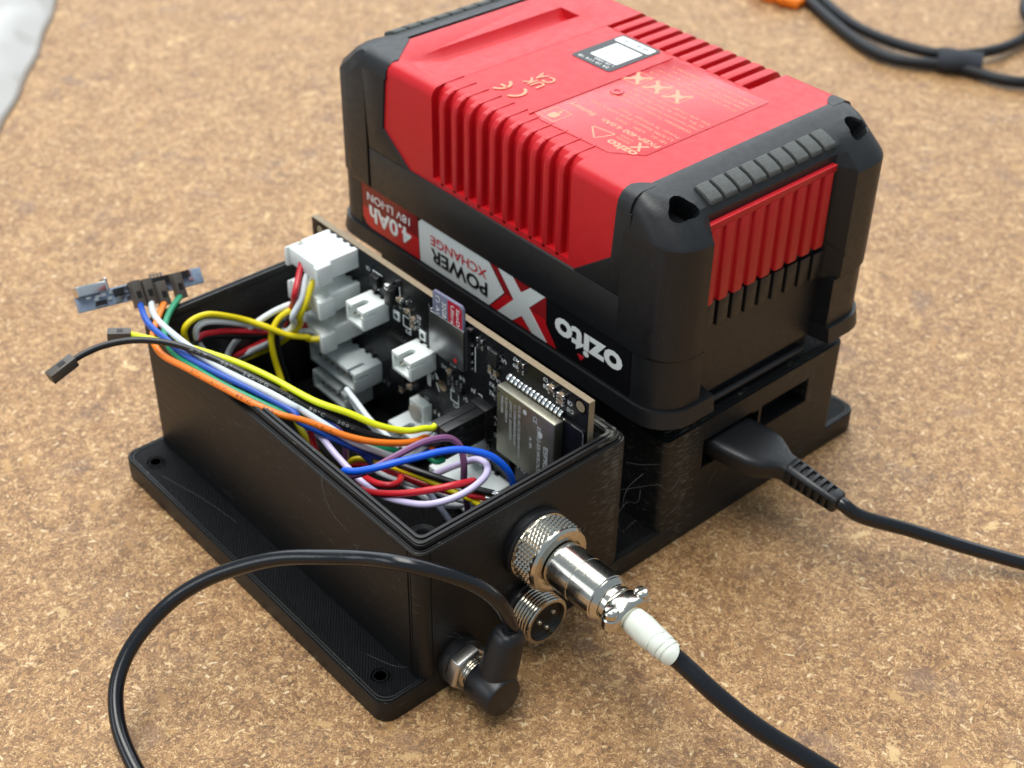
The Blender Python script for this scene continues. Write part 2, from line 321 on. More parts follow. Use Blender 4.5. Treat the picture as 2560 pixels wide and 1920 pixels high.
# ================================================================ printed enclosure
enc = thing('printed_enclosure', 'black 3D-printed open box and battery mount on one shared base plate', 'enclosure', (0, 0, 0))
T = 7.56
def mat_top(o):
    o.data.materials.append(M['print_top'])
    for p in o.data.polygons:
        if p.normal.z > 0.9: p.material_index = len(o.data.materials) - 1
holes = B()
for hx, hy in ((6.2, 127.5), (6.4, 9.5), (192.5, 127.5)): holes.lathe((hx, hy, T + 3), (0, 0, -1), [(0, 1.7), (20, 1.7)], 20)
b = B(); b.prism(rrect(0, 200, 0, 137.7, 4.5), 0, T)
base = obj('base_plate', b, 'print_side', enc, bevel=0.5, cuts=holes); mat_top(base)
for hx, hy in ((6.2, 127.5), (6.4, 9.5)):
    for r in (2.3, 3.2): b = B(); b.lathe((hx, hy, T), (0, 0, 1), [(0, r), (0.22, r - .1), (0.22, r - .5), (0, r - .6)], 24); obj('hole_rim', b, 'print_top', base)
for k_, (i0, h_) in enumerate(((.45, .22), (1.25, .16))):
    b = B(); A_ = rrect(i0, 200 - i0, i0, 137.7 - i0, 4.2, 6); n_ = len(A_); Bq = rrect(i0 + .4, 199.6 - i0, i0 + .4, 137.3 - i0, 3.9, 6)
    b.add([(*p, T - .2) for p in A_] + [(*p, T + h_) for p in A_] + [(*p, T + h_) for p in Bq] + [(*p, T - .2) for p in Bq], [(j*n_ + i, j*n_ + (i + 1) % n_, ((j + 1) % 4)*n_ + (i + 1) % n_, ((j + 1) % 4)*n_ + i) for j in range(4) for i in range(n_)]); obj('perimeter_ridge', b, 'print_side', base)
# control box: outer wall, recessed lip for the lid, floor shows the base
X0, X1, Y1, H = 13.3, 87.76, 137.0, 53.4
def ring(bb, o0, o1, r0, i0, i1, r1, z0, z1):
    # o/i: (x0,x1,y0,y1)
    A = rrect(*o0, r0, 6); Bq = rrect(*i0, r1, 6); n = len(A)
    A1 = rrect(*o1, r0, 6); B1 = rrect(*i1, r1, 6)
    v = [(*p, z0) for p in A] + [(*p, z1) for p in A1] + [(*p, z1) for p in B1] + [(*p, z0) for p in Bq]
    f = []
    for j in range(4):
        for i in range(n):
            k = (i + 1) % n; q = (j + 1) % 4; f.append((j*n + i, j*n + k, q*n + k, q*n + i))
    bb.add(v, f)
inn = (X0 + 4.2, X1 - 4.2, 4.2, Y1 - 4.2)
b = B(); full = (X0, X1, 0.03, Y1); ring(b, full, full, 3.2, inn, inn, 1.5, T - 0.5, H)
wcut = B(); wcut.lathe((52, 8, 36.7), (0, -1, 0), [(0, 8), (12, 8)], 24); wcut.lathe((50, 8, 13.9), (0, -1, 0), [(0, 5.2), (12, 5.2)], 24)
obj('box_wall', b, 'print_side', enc, bevel=0.35)
def rim(i0, i1, z0, z1, r=2.4):
    b_ = B(); o_ = (X0 + i0, X1 - i0, i0, Y1 - i0); n_ = (X0 + i1, X1 - i1, i1, Y1 - i1); ring(b_, o_, o_, r, n_, n_, r - .6, z0, z1); return b_
obj('lid_lip', rim(1.5, 4.3, H - .4, H + 1.7), 'print_side', enc, bevel=.12)
for i0, i1, z1 in ((1.7, 2.6, 2.25), (3.15, 4.15, 2.3)): obj('lid_lip', rim(i0, i1, H + 1.5, H + z1), 'print_side', enc, bevel=.15)
for i0, i1, z1 in ((.25, .6, .22), (.85, 1.25, .3)): obj('layer_ridge', rim(i0, i1, H - .2, H + z1, 3.0), 'print_side', enc)
for hx, hy, dz in ((inn[0] + 4.6, inn[2] + 5.2, 0), (inn[1] - 2.6, inn[2] + 1.8, 0), (inn[0] + 3.2, inn[3] - 3.2, -14)):
    b = B(); b.lathe((hx, hy, T - .2 + dz), (0, 0, 1), [(0, 4.2), (H - 3.4 - T, 4.2), (H - 3.0 - T, 3.8), (H - 3.4 - T, 3.4), (H - 3.0 - T, 3.1), (H - 3.4 - T, 2.7), (H - 3.0 - T, 2.3), (H - 3.5 - T, 1.8), (H - 22 - T, 1.7)], 28)
    obj('screw_boss', b, 'print_side', enc, ang=50)
for sx_, sy_, r_ in ((13.25, 4.6, .22), (13.3, 3.6, .16), (17.2, .02, .2)):
    b = B(); b.tube([(sx_, sy_, T + .1), (sx_, sy_ , 30), (sx_, sy_, H - .6)], r_, 8); obj('print_seam', b, 'print_top', enc)
# battery mount with openings in its front wall
HX0, HX1, HH = 103.5, 184.7, 42.5
b = B(); b.prism(rrect(HX0, HX1, 0.04, 136.8, 2.4, 6), T - 0.5, HH)
cut = B(); cut.box(120.5, 142.4, -3, 14, 24.6, 35.3); cut.box(146.6, 168.9, -3, 16, 26.1, 35.2); cut.box(142.2, 145.4, -3, 10, 27.5, 34.6)
cut.box(112, 176, 12, 126, 30, 50)
mt = obj('battery_mount', b, 'print_side', enc, cuts=cut); mat_top(mt)
b = B()
for q, (ins, hh) in enumerate(((1.0, .32), (2.1, .28), (3.1, .25))):
    oo = (HX0 + ins, HX1 - ins, ins, 136.8 - ins); ii = (HX0 + ins + .55, HX1 - ins - .55, ins + .55, 136.8 - ins - .55)
    ring(b, oo, oo, 2.2, ii, ii, 1.8, HH - .2, HH + hh)
obj('layer_ridge', b, 'print_side', mt)
b = B(); b.box(146.8, 168.7, 9, 14, 27, 30.2); b.box(147, 168, 6, 9, 26.2, 27.4)
for i in range(5): b.box(150 + i*3.4, 151.6 + i*3.4, 5.5, 6.4, 27.4, 29.8)
obj('inner_board', b, 'print_top', mt)
b = B(); b.box(HX0 - 8, HX0 + .5, 20, 120, T - .2, 13); obj('mount_web', b, 'print_side', enc, bevel=.4)
# lower round panel socket with three pins
sk = B(); c0 = (50.0, 0.0, 13.8)
pr = [(1.6, 7.2), (2.2, 7.35)]
for i in range(6): pr += [(2.6 + i*1.05, 7.45), (2.95 + i*1.05, 7.0), (3.3 + i*1.05, 7.45)]
pr += [(9.0, 7.45), (9.3, 7.2), (9.35, 6.35), (7.2, 6.25), (7.2, 0.01)]
sk.lathe(c0, (0, -1, 0), pr, 40); ps = obj('panel_socket', sk, 'nickel', enc, ang=25)
b = B(); b.lathe(c0, (0, -1, 0), [(-.3, 8.6), (1.3, 8.6), (1.6, 8.2), (1.6, 6)], 36); obj('washer', b, 'rubber', ps)
b = B(); b.lathe(c0, (0, -1, 0), [(7.0, 6.2), (7.9, 6.2), (7.95, 0.01)], 30); obj('insert', b, 'label_black', ps)
for px_, pz_ in ((-2.6, 1.0), (2.4, 2.0), (0.2, -2.6)):
    b = B(); q = (c0[0] + px_, c0[1], c0[2] + pz_); b.lathe(q, (0, -1, 0), [(7.5, .75), (9.0, .75), (9.4, .5), (9.5, .02)], 12); obj('pin', b, 'nickel', ps)
# barrel jack: washer, hexagonal nut, threaded sleeve
jc = (25.4, 0.0, 9.4)
b = B(); b.lathe(jc, (0, -1, 0), [(-.3, 7.0), (2.4, 7.0), (2.8, 6.5), (2.8, 4)], 32); jk = obj('panel_jack', b, 'black_plastic', enc)
b = B(); hexl = []
for t, r in ((2.6, 6.6), (3.0, 7.2), (6.3, 7.2), (6.9, 6.5), (6.95, 4.4)): hexl.append([(jc[0] + r*math.cos(R_(60*i + 12)), -t, jc[2] + r*math.sin(R_(60*i + 12))) for i in range(6)])
b.loft(hexl); obj('hex_nut', b, 'nickel_dull', jk, bevel=.25)
pr = [(6.5, 4.9)]
for i in range(5): pr += [(6.9 + i*.8, 5.0), (7.2 + i*.8, 4.6), (7.5 + i*.8, 5.0)]
pr += [(10.8, 4.8), (10.9, 2.5)]
b = B(); b.lathe(jc, (0, -1, 0), pr, 32); obj('threaded_sleeve', b, 'nickel', jk, ang=25)

# ================================================================ battery pack
bat = thing('battery_pack', 'red and black cordless tool battery upside down on the printed mount', 'battery', (144, 73, 44))
XL, XR, YN, YF, ZT, MY = 99.0, 192.0, 4.0, 154.5, 118.3, 152.5
XM = (XL + XR) / 2
def cap_outline(post_y, rec_y, xin, r, back, nr=8):
    # near end seen from above, counter-clockwise from back left
    xl, xr = XL + xin, XR - xin; pts = [(xl, back)]
    for i in range(nr + 1):
        a = R_(180 + 90*i/nr); pts.append((xl + r + r*math.cos(a), post_y + r + r*math.sin(a)))
    pts += [(112.6, post_y), (116.2, rec_y), (170.0, rec_y), (173.2, post_y)]
    for i in range(nr + 1):
        a = R_(270 + 90*i/nr); pts.append((xr - r + r*math.cos(a), post_y + r + r*math.sin(a)))
    pts.append((xr, back)); return pts
def near_cap(mirror=False):
    lv = [(70.5, -0.6, 4, 0.3, 10.5), (72, -2, 4, 0, 11), (107.2, -2.1, 4, 0, 11), (108.2, -1.5, 4, 0.1, 11), (112, 2.8, 4.2, .5, 11), (114, 5.0, 5.2, .9, 10.5), (115.5, 7.2, 8.0, 1.5, 9), (117, 11.0, 11.8, 2.6, 6), (118.0, 15.2, 15.6, 4.2, 2.2), (118.3, 16.6, 16.9, 5.0, 1.0)]
    loops = []
    for z, py, ry, xi, r in lv: loops.append([((x, y, z) if not mirror else (x, MY - y, z)) for x, y in cap_outline(py, ry, xi, r, 18.4, 3 if mirror else 8)])
    bb = B(); bb.loft(loops); return bb
hc = B()
for sx, xc in ((1, 109.2), (-1, 182.4)):
    d = Vector((-0.22*sx, -0.52, 0.80)).normalized(); c_ = Vector((xc, 7.0, 115.3)); a = d.orthogonal().normalized(); bq = d.cross(a)
    a = Vector((0.86, -0.5*sx, 0.0)); a = (a - d*a.dot(d)).normalized(); bq = d.cross(a)
    loops = []
    for t, q in ((-9, .7), (-4, .85), (-.6, .96), (.4, 1.1), (6, 1.2)):
        lp_ = []
        for i in range(20):
            an = 2*math.pi*i/20; r = 4.0*(1 + .18*math.cos(3*an + (0.6 if sx > 0 else 2.2))); lp_.append(c_ + d*t + a*(math.cos(an)*r*q*1.12) + bq*(math.sin(an)*r*q))
        loops.append(lp_)
    hc.loft(loops)
cap = obj('end_bumper', near_cap(), ['battery_black', 'battery_black'], bat, cuts=hc, ang=18, us=False)
fcap = obj('end_bumper', near_cap(True), 'battery_black', bat, ang=18)
def gusset(poly, par, s_, x_, z0=113.0, z1=118.32, zt=117.2):
    f_ = lambda k: [((x_ + s_*max(x, k)), y) for x, y in poly]
    b = B(); b.loft([[(*p, z0) for p in f_(.05)], [(*p, 115.6) for p in f_(.55)], [(*p, 117.2) for p in f_(1.6)], [(*p, 118.15) for p in f_(3.4)], [(*p, z1 + .04) for p in f_(4.6)]]); obj('corner_gusset', b, 'battery_black', par, ang=30)
for s_, x_ in ((1, XL), (-1, XR)):
    gusset([(.05, 135), (.05, 122.8), (5.2, 122.4), (7.4, 124.4), (17.5, 132.6), (17.5, 135)], fcap, s_, x_)
    gusset([(.05, 16.5), (9.6, 16.5), (9.2, 18.8), (7.2, 20.6), (4.8, 21.6), (.05, 21.4)], cap, s_, x_)
# grip teeth on both top edges
for mir in (False, True):
    par = fcap if mir else cap; first = None
    for i in range(9):
        x = 117.6 + i*5.95; bb = B()
        pts = [(4.6, 114.0), (5.0, 115.3), (7.4, 116.5), (10.7, 117.55), (11.5, 116.7), (6.8, 113.8)]
        if i == 8: x += 1
        if mir: pts = [(MY - y, z) for y, z in pts]
        if first is None: bb.prism(pts, x, x + 4.8, 'x'); first = obj('grip_tooth', bb, 'grip_black', par, bevel=.35)
        else: dup(first, (i*5.95, 0, 0))
# middle black band, lower body and rim
b = B(); b.prism(rrect(XL + .3, XR - .3, -1.7 + .3, 154.0, 11, 7), 49.5, 71.2)
rec = B(); rec.prism([(114.2, -6), (171.2, -6), (171.2, YN + .03), (114.2, YN + .03)], 40, 73)
rec.box(XL - 3, XL + .55, 12.0, 139, 55.0, 80)
low = obj('lower_housing', b, ['battery_black'], bat, cuts=rec)
b = B(); b.prism([(XL, 18), (XR, 18), (XR, 133), (XL, 133)], 71.0, 86.0); 
b.prism([(18, 86.0), (37.2, 86.0), (22.6, 96.9), (21.6, 113.2), (16, 113.2), (16, 86)], XL + .02, XL + 2.4, 'x'); b.prism([(133, 86.0), (112.4, 86.0), (125.2, 95.5), (123.4, 113.2), (135, 113.2)], XL + .02, XL + 2.4, 'x')
b.prism([(18, 86.0), (37.2, 86.0), (22.6, 96.9), (21.6, 113.2), (16, 113.2), (16, 86)], XR - 2.4, XR - .02, 'x'); b.prism([(133, 86.0), (112.4, 86.0), (125.2, 95.5), (123.4, 113.2), (135, 113.2)], XR - 2.4, XR - .02, 'x')
obj('side_band', b, 'battery_black', bat, bevel=.35)
b = B(); ring(b, (XL - 1.3, XR + 1.3, -3.2, 155.6), (XL - .6, XR + .6, -2.5, 155.0), 12, (XL + 6, XR - 6, 7, 140), (XL + 6, XR - 6, 7, 140), 8, 49.0, 54.2)
rc = B(); rc.prism([(118.5, -8), (172, -8), (169.8, 6.8), (120.8, 6.8)], 40, 60)
obj('bottom_rim', b, ['battery_black'], bat, bevel=.0, cuts=rc)
b = B(); b.box(118.4, 172.0, 6.2, 9, 44, 56.5); obj('contact_skirt', b, 'black_plastic', bat)
b = B(); b.prism(rrect(108, 181, 9, 140, 6), 42.9, 50); obj('foot_block', b, 'black_plastic', bat, bevel=.5)
b = B(); b.tube([(118.5, 4.2, 45.4), (168.0, 4.2, 45.0)], 1.15, 12); b.box(118.5, 168, 4.2, 9, 44.2, 46); obj('locking_rail', b, 'black_plastic', bat)
b = B(); b.text('25 Fox Drive, Dandenong South, VIC 3175', (122.6, 6.15, 48.9), (1, 0, 0), (0, 0, 1), width=33, height=1.6); obj('lettering', b, 'ink_dim', bat, flat=True)
# red cover: core recessed behind the ribs, ends at full width
prof_core = [(XL + 3.0, 85.4), (XL + 3.0, 112.0), (XL + 3.3, 114.6), (XL + 4.4, 116.5), (XL + 5.8, 117.7), (XL + 7.0, 118.0), (172.2, 118.0), (172.5, 116.9), (XR - 5.0, 114.8), (XR - 3.6, 112.6), (XR - 3.6, 85.4)]
def full(o): return [(XL + .8, 85.4), (XL + .8, 114.6), (XL + 1.4, 116.6), (XL + 2.9, 117.8), (XL + 4.4, 118.05 + o), (XR - 4.4, 118.05 + o), (XR - 2.9, 117.8), (XR - 1.4, 116.6), (XR - .8, 114.6), (XR - .8, 85.4)]
b = B(); b.prism(prof_core, 39, 101.6, 'y'); b.prism(full(0), 17.6, 39.7, 'y'); b.prism(full(0), 100.9, 133.0, 'y')
b.box(XL + .8, XL + 4.2, 39, 102, 85.4, 87.9); b.box(XR - 4.2, XR - .8, 39, 102, 85.4, 87.9)
# finger groove at the far side of the top, open ramp on the left
gc = B(); gl = []
for x, dp in ((106.5, .05), (112.0, 1.2), (120.0, 2.6), (169.6, 3.2), (171.2, 3.2)): gl.append([(x, 110.6, 118.9), (x, 118.0, 118.05 - dp), (x, 119.6, 118.05 - dp*.8), (x, 122.2, 118.9)])
gc.loft(gl)
red = obj('red_cover', b, ['red_plastic', 'red_plastic'], bat, cuts=gc, ang=40)
first = None
for i in range(10):
    y1 = 100.9 - 5.77*i - 3.4; y0 = 100.9 - 5.77*(i + 1)
    if first is None:
        bb = B(); lp2 = [(XL + .8, 86.5), (XL + .8, 113.2), (XL + 1.5, 115.9), (XL + 3.1, 117.5), (XL + 5.6, 118.1), (XL + 7.5, 118.04), (XL + 7.5, 116.5), (XL + 5, 110), (XL + 5, 86.5)]
        bb.prism(lp2, y0, y1, 'y'); first = obj('side_rib', bb, 'red_plastic', red, bevel=.55, seg=3)
        bb = B(); lp3 = [(XR - .8, 86.5), (XR - .8, 113.2), (XR - 1.5, 115.9), (XR - 3.1, 117.7), (XR - 5, 118.35), (172.6, 118.35), (171.8, 118.0), (171.8, 116.0), (XR - 5, 110), (XR - 5, 86.5)]
        bb.prism(lp3, y0 - .5, y1 + .5, 'y'); first2 = obj('side_rib', bb, 'red_plastic', red, bevel=.3)
    else: dup(first, (0, -5.77*i, 0)); dup(first2, (0, -5.77*i, 0))
first = None
for i in range(11):
    if first is None: b = B(); b.prism([(XL + 5.0, 117.2), (XL + 5.0, 118.12), (XL + 13.5, 118.3), (XL + 14.0, 117.6)], 100.9, 101.5, 'y'); first = obj('shingle_edge', b, 'red_plastic', red, bevel=.08)
    else: dup(first, (0, -5.77*i, 0))
# end panel with upright ribs and slots
b = B(); b.prism([(115.4, 109.6), (168.8, 109.6), (168.8, 83.8), (115.4, 83.8)], YN - .9, YN + 2, 'y'); ep = obj('end_panel', b, 'red_plastic', bat, bevel=.2)
b = B(); b.box(115.4, 168.8, YN - 1.7, YN - .7, 107.6, 109.7); obj('panel_header', b, 'red_plastic', ep, bevel=.2)
first = None
for i in range(9):
    x = 115.9 + i*5.95
    if first is None: b = B(); b.prism([(x, YN - .8), (x + .5, YN - 1.9), (x + 3.6, YN - 1.9), (x + 4.9, YN - 1.2), (x + 4.9, YN - .8)], 83.2, 107.7); first = obj('panel_rib', b, 'red_plastic', ep, bevel=.15)
    else: dup(first, (i*5.95, 0, 0))
first = None
for i in range(9):
    x = 117.0 + i*5.95
    if first is None: b = B(); b.prism([(x, 83.9), (x + 4.4, 83.9), (x + 4.4, 76.2), (x + 3.4, 74.6), (x, 74.6)], YN - 1.5, YN + .4, 'y'); first = obj('slot_bar', b, 'battery_black', bat, bevel=.2)
    else: dup(first, (i*5.95, 0, -.35*i))
b = B(); b.box(114.6, 171.6, YN + .02, 21, 56, 112.0); obj('end_wall', b, 'battery_black', bat)
b = B(); b.prism([(169.6, YN - .1), (173.4, -2.2), (173.8, -1.9), (170.2, YN + .3)], 78.6, 79.6); b.v = [Vector((p.x, p.y, p.z + (170 - p.x)*.9 + 3.6)) for p in b.v]; obj('parting_groove', b, 'deep_black', bat)
# side label
XS = XL + .50
def lab(name, pts, mt_, lift=0.0, par=None): bb = B(); bb.prism(pts, XS - .25 - lift, XS + .3, 'x'); return obj(name, bb, mt_, par or bat)
lb = lab('side_label', [(138.8, 71.1), (12.3, 71.1), (12.3, 55.2), (134.0, 55.2), (136.6, 56.0), (138.6, 58.4)], 'label_black')
lab('label_panel', [(138.4, 71.0), (109.3, 71.0), (108.5, 70.2), (108.0, 55.3), (134.0, 55.3), (136.4, 56.1), (138.3, 58.4)], 'label_red', .06, lb)
lab('label_panel', [(138.4, 71.0), (109.3, 71.0), (108.5, 70.2), (108.3, 63.4), (138.35, 62.4)], 'label_maroon', .1, lb)
lab('label_panel', [(108.2, 69.4), (106.6, 71.0), (73.6, 71.0), (66.4, 63.2), (73.4, 55.3), (107.6, 55.3)], 'label_white', .06, lb)
lab('label_panel', [(73.0, 71.0), (47.6, 71.0), (47.4, 61.5), (42.6, 55.3), (72.8, 55.3), (65.8, 63.2)], 'label_red', .05, lb)
lab('label_panel', [(73.0, 71.0), (47.6, 71.0), (47.4, 63.2), (65.8, 63.2)], 'label_darkred', .08, lb)
lab('label_cross', [(69.2, 71.0), (62.4, 71.0), (58.7, 67.3), (54.5, 71.0), (48.0, 71.0), (55.0, 63.7), (46.8, 55.35), (53.4, 55.35), (58.1, 59.2), (62.4, 55.35), (69.2, 55.35), (61.9, 63.2)], 'label_white', .14, lb)
def side_text(s, y, z, mat_, **kw): bb = B(); bb.text(s, (XS - .46, y, z), (0, 1, 0), (0, 0, -1), **kw); return obj('lettering', bb, mat_, lb, flat=True)
side_text('ozito', 15.2, 67.0, 'ink_white', width=28.2, height=7.9, bold=.035)
bb = B(); bb.prism([(30.6, 58.7), (33.4, 58.7), (32.0, 56.8)], XS - .46, XS - .3, 'x'); obj('emblem', bb, 'ink_red', lb)
side_text('POWER', 74.0, 62.7, 'ink_black', width=28, height=4.7, bold=.03); side_text('XCHANGE', 74.4, 67.4, 'ink_red', width=27.6, height=3.3, bold=.012)
side_text('4.0Ah', 112.0, 64.0, 'ink_white', width=22.5, height=5.6, bold=.03); side_text('18V LI-ION', 112.6, 68.6, 'ink_white', width=22.8, height=2.9, bold=.008)
# rating plate, printing and sticker on the top
ZP = 118.05
b = B(); b.prism([(110.8, 64.5), (112.6, 69.4), (169.6, 69.4), (170.2, 68.6), (170.2, 31.0), (169.6, 30.2), (118.6, 30.2), (112.0, 38.4)], ZP - .6, ZP + .16); rp = obj('rating_plate', b, 'red_gloss', bat, bevel=.1)
b = B(); b.box(110.9, 170.4, 69.5, 69.9, ZP - .3, ZP + .3); obj('plate_edge', b, 'red_plastic', bat)
b = B(); b.lathe((140.5, 63.8, ZP + .1), (0, 0, 1), [(0, 2.3), (.35, 2.1), (.3, 1.0), (.1, .9), (.1, .01)], 20); obj('mould_gate', b, 'red_gloss', rp)
def top_text(bb, s, x, y, **kw): bb.text(s, (x, y, ZP + .19), (0, 1, 0), (-1, 0, 0), **kw)
b = B()
top_text(b, 'ozito', 118.0, 32.4, width=11.0, height=3.0, bold=.03); top_text(b, 'X', 122.6, 32.6, width=4.4, height=3.9, bold=.03); top_text(b, 'POWER', 120.6, 38.2, width=5, height=.95); top_text(b, 'XCHANGE', 122.2, 38.2, width=5, height=.95)
top_text(b, 'PXBP-400 4.0Ah', 125.6, 31.2, width=22.5, height=2.0, bold=.015); top_text(b, 'Battery', 125.6, 57.0, width=10.5, height=2.0, bold=.015)
for i, (s, w) in enumerate((('18V d.c.   4.0Ah   72Wh', 20), ('LI-ION battery pack with Ozito', 33), ('Power X Change Tools', 24), ('', 0), ('WARNING: To reduce the risk of injury', 34), ('read instruction booklet. Do not expose', 34), ('to fire, water or heat above 40 C', 30), ('Use only chargers listed in manual', 30))):
    if s: top_text(b, s, 128.6 + i*2.5, 31.6, width=w, height=1.25)
for i, (s, w) in enumerate((('25 Fox Drive, Dandenong South VIC 3175', 35), ('Distributed by Ozito Industries Pty Ltd', 34), ('ABN 17 050 731 756   www.ozito.com', 31), ('Made in China   Li-Ion 5INR19/66-2', 33))): top_text(b, s, 158.5 + i*2.6, 32.2, width=w, height=1.15)
obj('lettering', b, 'ink_gold', rp, flat=True)
def frame(bb, x0, x1, y0, y1, w, z0, z1):
    bb.box(x0, x1, y0, y0 + w, z0, z1); bb.box(x0, x1, y1 - w, y1, z0, z1); bb.box(x0, x0 + w, y0 + w, y1 - w, z0, z1); bb.box(x1 - w, x1, y0 + w, y1 - w, z0, z1)
b = B(); z0, z1 = ZP + .1, ZP + .2
frame(b, 112.6, 120.0, 61.2, 67.8, .3, z0, z1); b.prism(rrect(114.0, 117.6, 63.0, 66.0, 1.2), z0, z1); b.box(117.4, 119.2, 64.1, 64.9, z0, z1)
for i in range(3):
    y = 63.2 - i*8.2; frame(b, 148.0, 155.6, y - .2, y + 6.6, .3, z0, z1); c_ = Vector((151.8, y + 3.2, 0))
    for sgn in (1, -1): b.obox((c_.x, c_.y, (z0 + z1)/2), ((1, sgn*.9, 0), (-sgn*.9, 1, 0), (0, 0, 1)), (4.2, .55, .05 + .01*sgn))
    b.prism([(c_.x - 1.8, c_.y - 1.6), (c_.x + 1.2, c_.y - 1.9), (c_.x + 2.0, c_.y + 1.2), (c_.x - .6, c_.y + 2.0)], z0, z1 - .03)
for a_, b_ in (((114.8, 46.8), (121.0, 44.4)), ((121.0, 44.4), (119.6, 52.6)), ((119.6, 52.6), (114.8, 46.8))):
    p, q = Vector((*a_, 0)), Vector((*b_, 0)); e = (q - p).normalized(); b.obox((*((p + q)/2).xy, (z0 + z1)/2), (e, (-e.y, e.x, 0), (0, 0, 1)), ((q - p).length/2 + .15, .22, .045))
obj('warning_symbol', b, 'ink_gold', rp)
b = B()
def arc(bb, cx, cy, r, a0, a1, w, z0, z1, n=10):
    for i in range(n):
        A, Bq = R_(a0 + (a1 - a0)*i/n), R_(a0 + (a1 - a0)*(i + 1)/n)
        bb.prism([(cx + (r - w)*math.cos(A), cy + (r - w)*math.sin(A)), (cx + r*math.cos(A), cy + r*math.sin(A)), (cx + r*math.cos(Bq), cy + r*math.sin(Bq)), (cx + (r - w)*math.cos(Bq), cy + (r - w)*math.sin(Bq))], z0, z1)
# C E (letters run along +y, tops towards -x); U K / C A
arc(b, 117.4, 83.6, 3.9, 180 + 15, 360 - 15, 1.0, z0, z1); arc(b, 117.4, 90.2, 3.9, 180 + 15, 360 - 15, 1.0, z0, z1); b.box(116.9, 117.9, 86.8, 89.6, z0, z1)
for s, x, y in (('U', 127.6, 80.6), ('K', 127.6, 84.4), ('C', 132.2, 80.6), ('A', 132.2, 84.4)): top_text(b, s, x, y, width=3.2, height=4.0, bold=.02)
obj('conformity_mark', b, 'ink_gold', bat, flat=False)
b = B(); b.prism(rrect(148.2, 171.4, 75.2, 92.2, 1.2), ZP - .2, ZP + .12); stk = obj('serial_sticker', b, 'label_black', bat)
b = B(); b.prism(rrect(153.2, 165.0, 77.2, 88.8, .6), ZP, ZP + .17); b.prism(rrect(166.2, 170.4, 76.4, 91.4, .9), ZP, ZP + .17); obj('sticker_panel', b, 'label_white', stk)
b = B(); top_text(b, '5818/15W', 169.4, 78.0, width=11, height=2.0, bold=.01); obj('lettering', b, 'ink_black', stk, flat=True)
b = B(); top_text(b, '24 10 114 18', 150.6, 77.2, width=13, height=1.2); top_text(b, '1 28 1000', 152.5, 77.2, width=8, height=1.0); obj('lettering', b, 'ink_white', stk, flat=True)
# ================================================================ circuit board standing along the right wall of the open box
XF, XB = 77.2, 79.4
pcb = thing('circuit_board', 'black circuit board standing upright in the open box beside the battery', 'circuit board', (78, 70, T))
b = B(); b.box(XF, XB, 6.0, 136.0, 9.0, 67.2)
hl = B()
for y, z, r in ((9.2, 64.3, 1.75), (69.7, 36.7, 2.0), (131.5, 64.0, 1.6)): hl.lathe((XF - 5, y, z), (1, 0, 0), [(0, r), (12, r)], 24)
board = obj('board', b, ['soldermask', 'fr4_edge', 'soldermask'], pcb, cuts=hl)
for p in board.data.polygons:
    if abs(p.normal.x) < 0.5: p.material_index = 1
for y, z, r in ((9.2, 64.3, 2.15), (131.5, 64.0, 2.2)):
    b = B(); b.lathe((XF - .1, y, z), (1, 0, 0), [(0, r), (0.0, r - .45), (.15, r - .45), (.15, r)], 24); obj('hole_ring', b, 'fr4_edge', pcb)
def header(y0, y1, z0, z1, out, npin, name='pin_header', slot=True, mt_='nylon'):
    x0 = XF - out; b = B(); b.box(x0, XF - .02, y0, y1, z0, z1); ym = (y0 + y1)/2
    c = B(); c.box(x0 - 2, XF - 2.6, y0 + 1.1, y1 - 1.1, z0 + 1.1, z1 - 1.3)
    if slot:
        w = min(2.3, (y1 - y0)*.28)
        if npin == 2: c.prism(rrect(x0 - 4, x0 + 5.4, ym - 1.3, ym + 1.3, 1.25), z1 - 1.8, z1 + 2)
        else: c.box(x0 - 2, x0 + 6.2, y0 + 2.6, y0 + 4.0, z1 - 1.8, z1 + 2)
        c.box(x0 - 2, x0 + 5, y0 - 1, y0 + 1.6, (z0 + z1)/2 + 1.0, (z0 + z1)/2 + 1.9)
    h = obj(name, b, [mt_, mt_], pcb, cuts=c, bevel=.25)
    for i in range(npin):
        y = ym + (i - (npin - 1)/2)*3.5; p = B(); p.obox(((x0 + XF)/2 - .2, y, (z0 + z1)/2 - .4), ((1, 0, 0), (0, 1, 0), (0, 0, 1)), (out/2 - 1.2, .42, .42)); obj('pin', p, 'nickel', h, bevel=.15)
    q = B()
    for i in range(max(2, npin)): q.box(XF - 1.0, XF - .1, ym + (i - (npin - 1)/2)*3.5 - .7, ym + (i - (npin - 1)/2)*3.5 + .7, z1 - .1, z1 + .35)
    obj('solder_tab', q, 'deep_black', h)
    return h
header(95.7, 104.9, 47.4, 54.6, 10.0, 2); header(72.3, 81.7, 41.2, 48.3, 10.0, 2)
for z in (59.4, 46.9, 34.0): header(110.8, 126.8, z + .5, z + 7.3, 10.6, 4, slot=False)
header(100.9, 126.5, 20.6, 28.4, 11.0, 6, mt_='nylon_low'); header(107.0, 126.0, 9.6, 16.6, 11.0, 4, mt_='nylon_low')
header(70.5, 84.0, 12.5, 20.0, 11.0, 2, mt_='nylon_low'); header(37.0, 60.0, 10.2, 18.2, 13.5, 4, mt_='nylon_low')
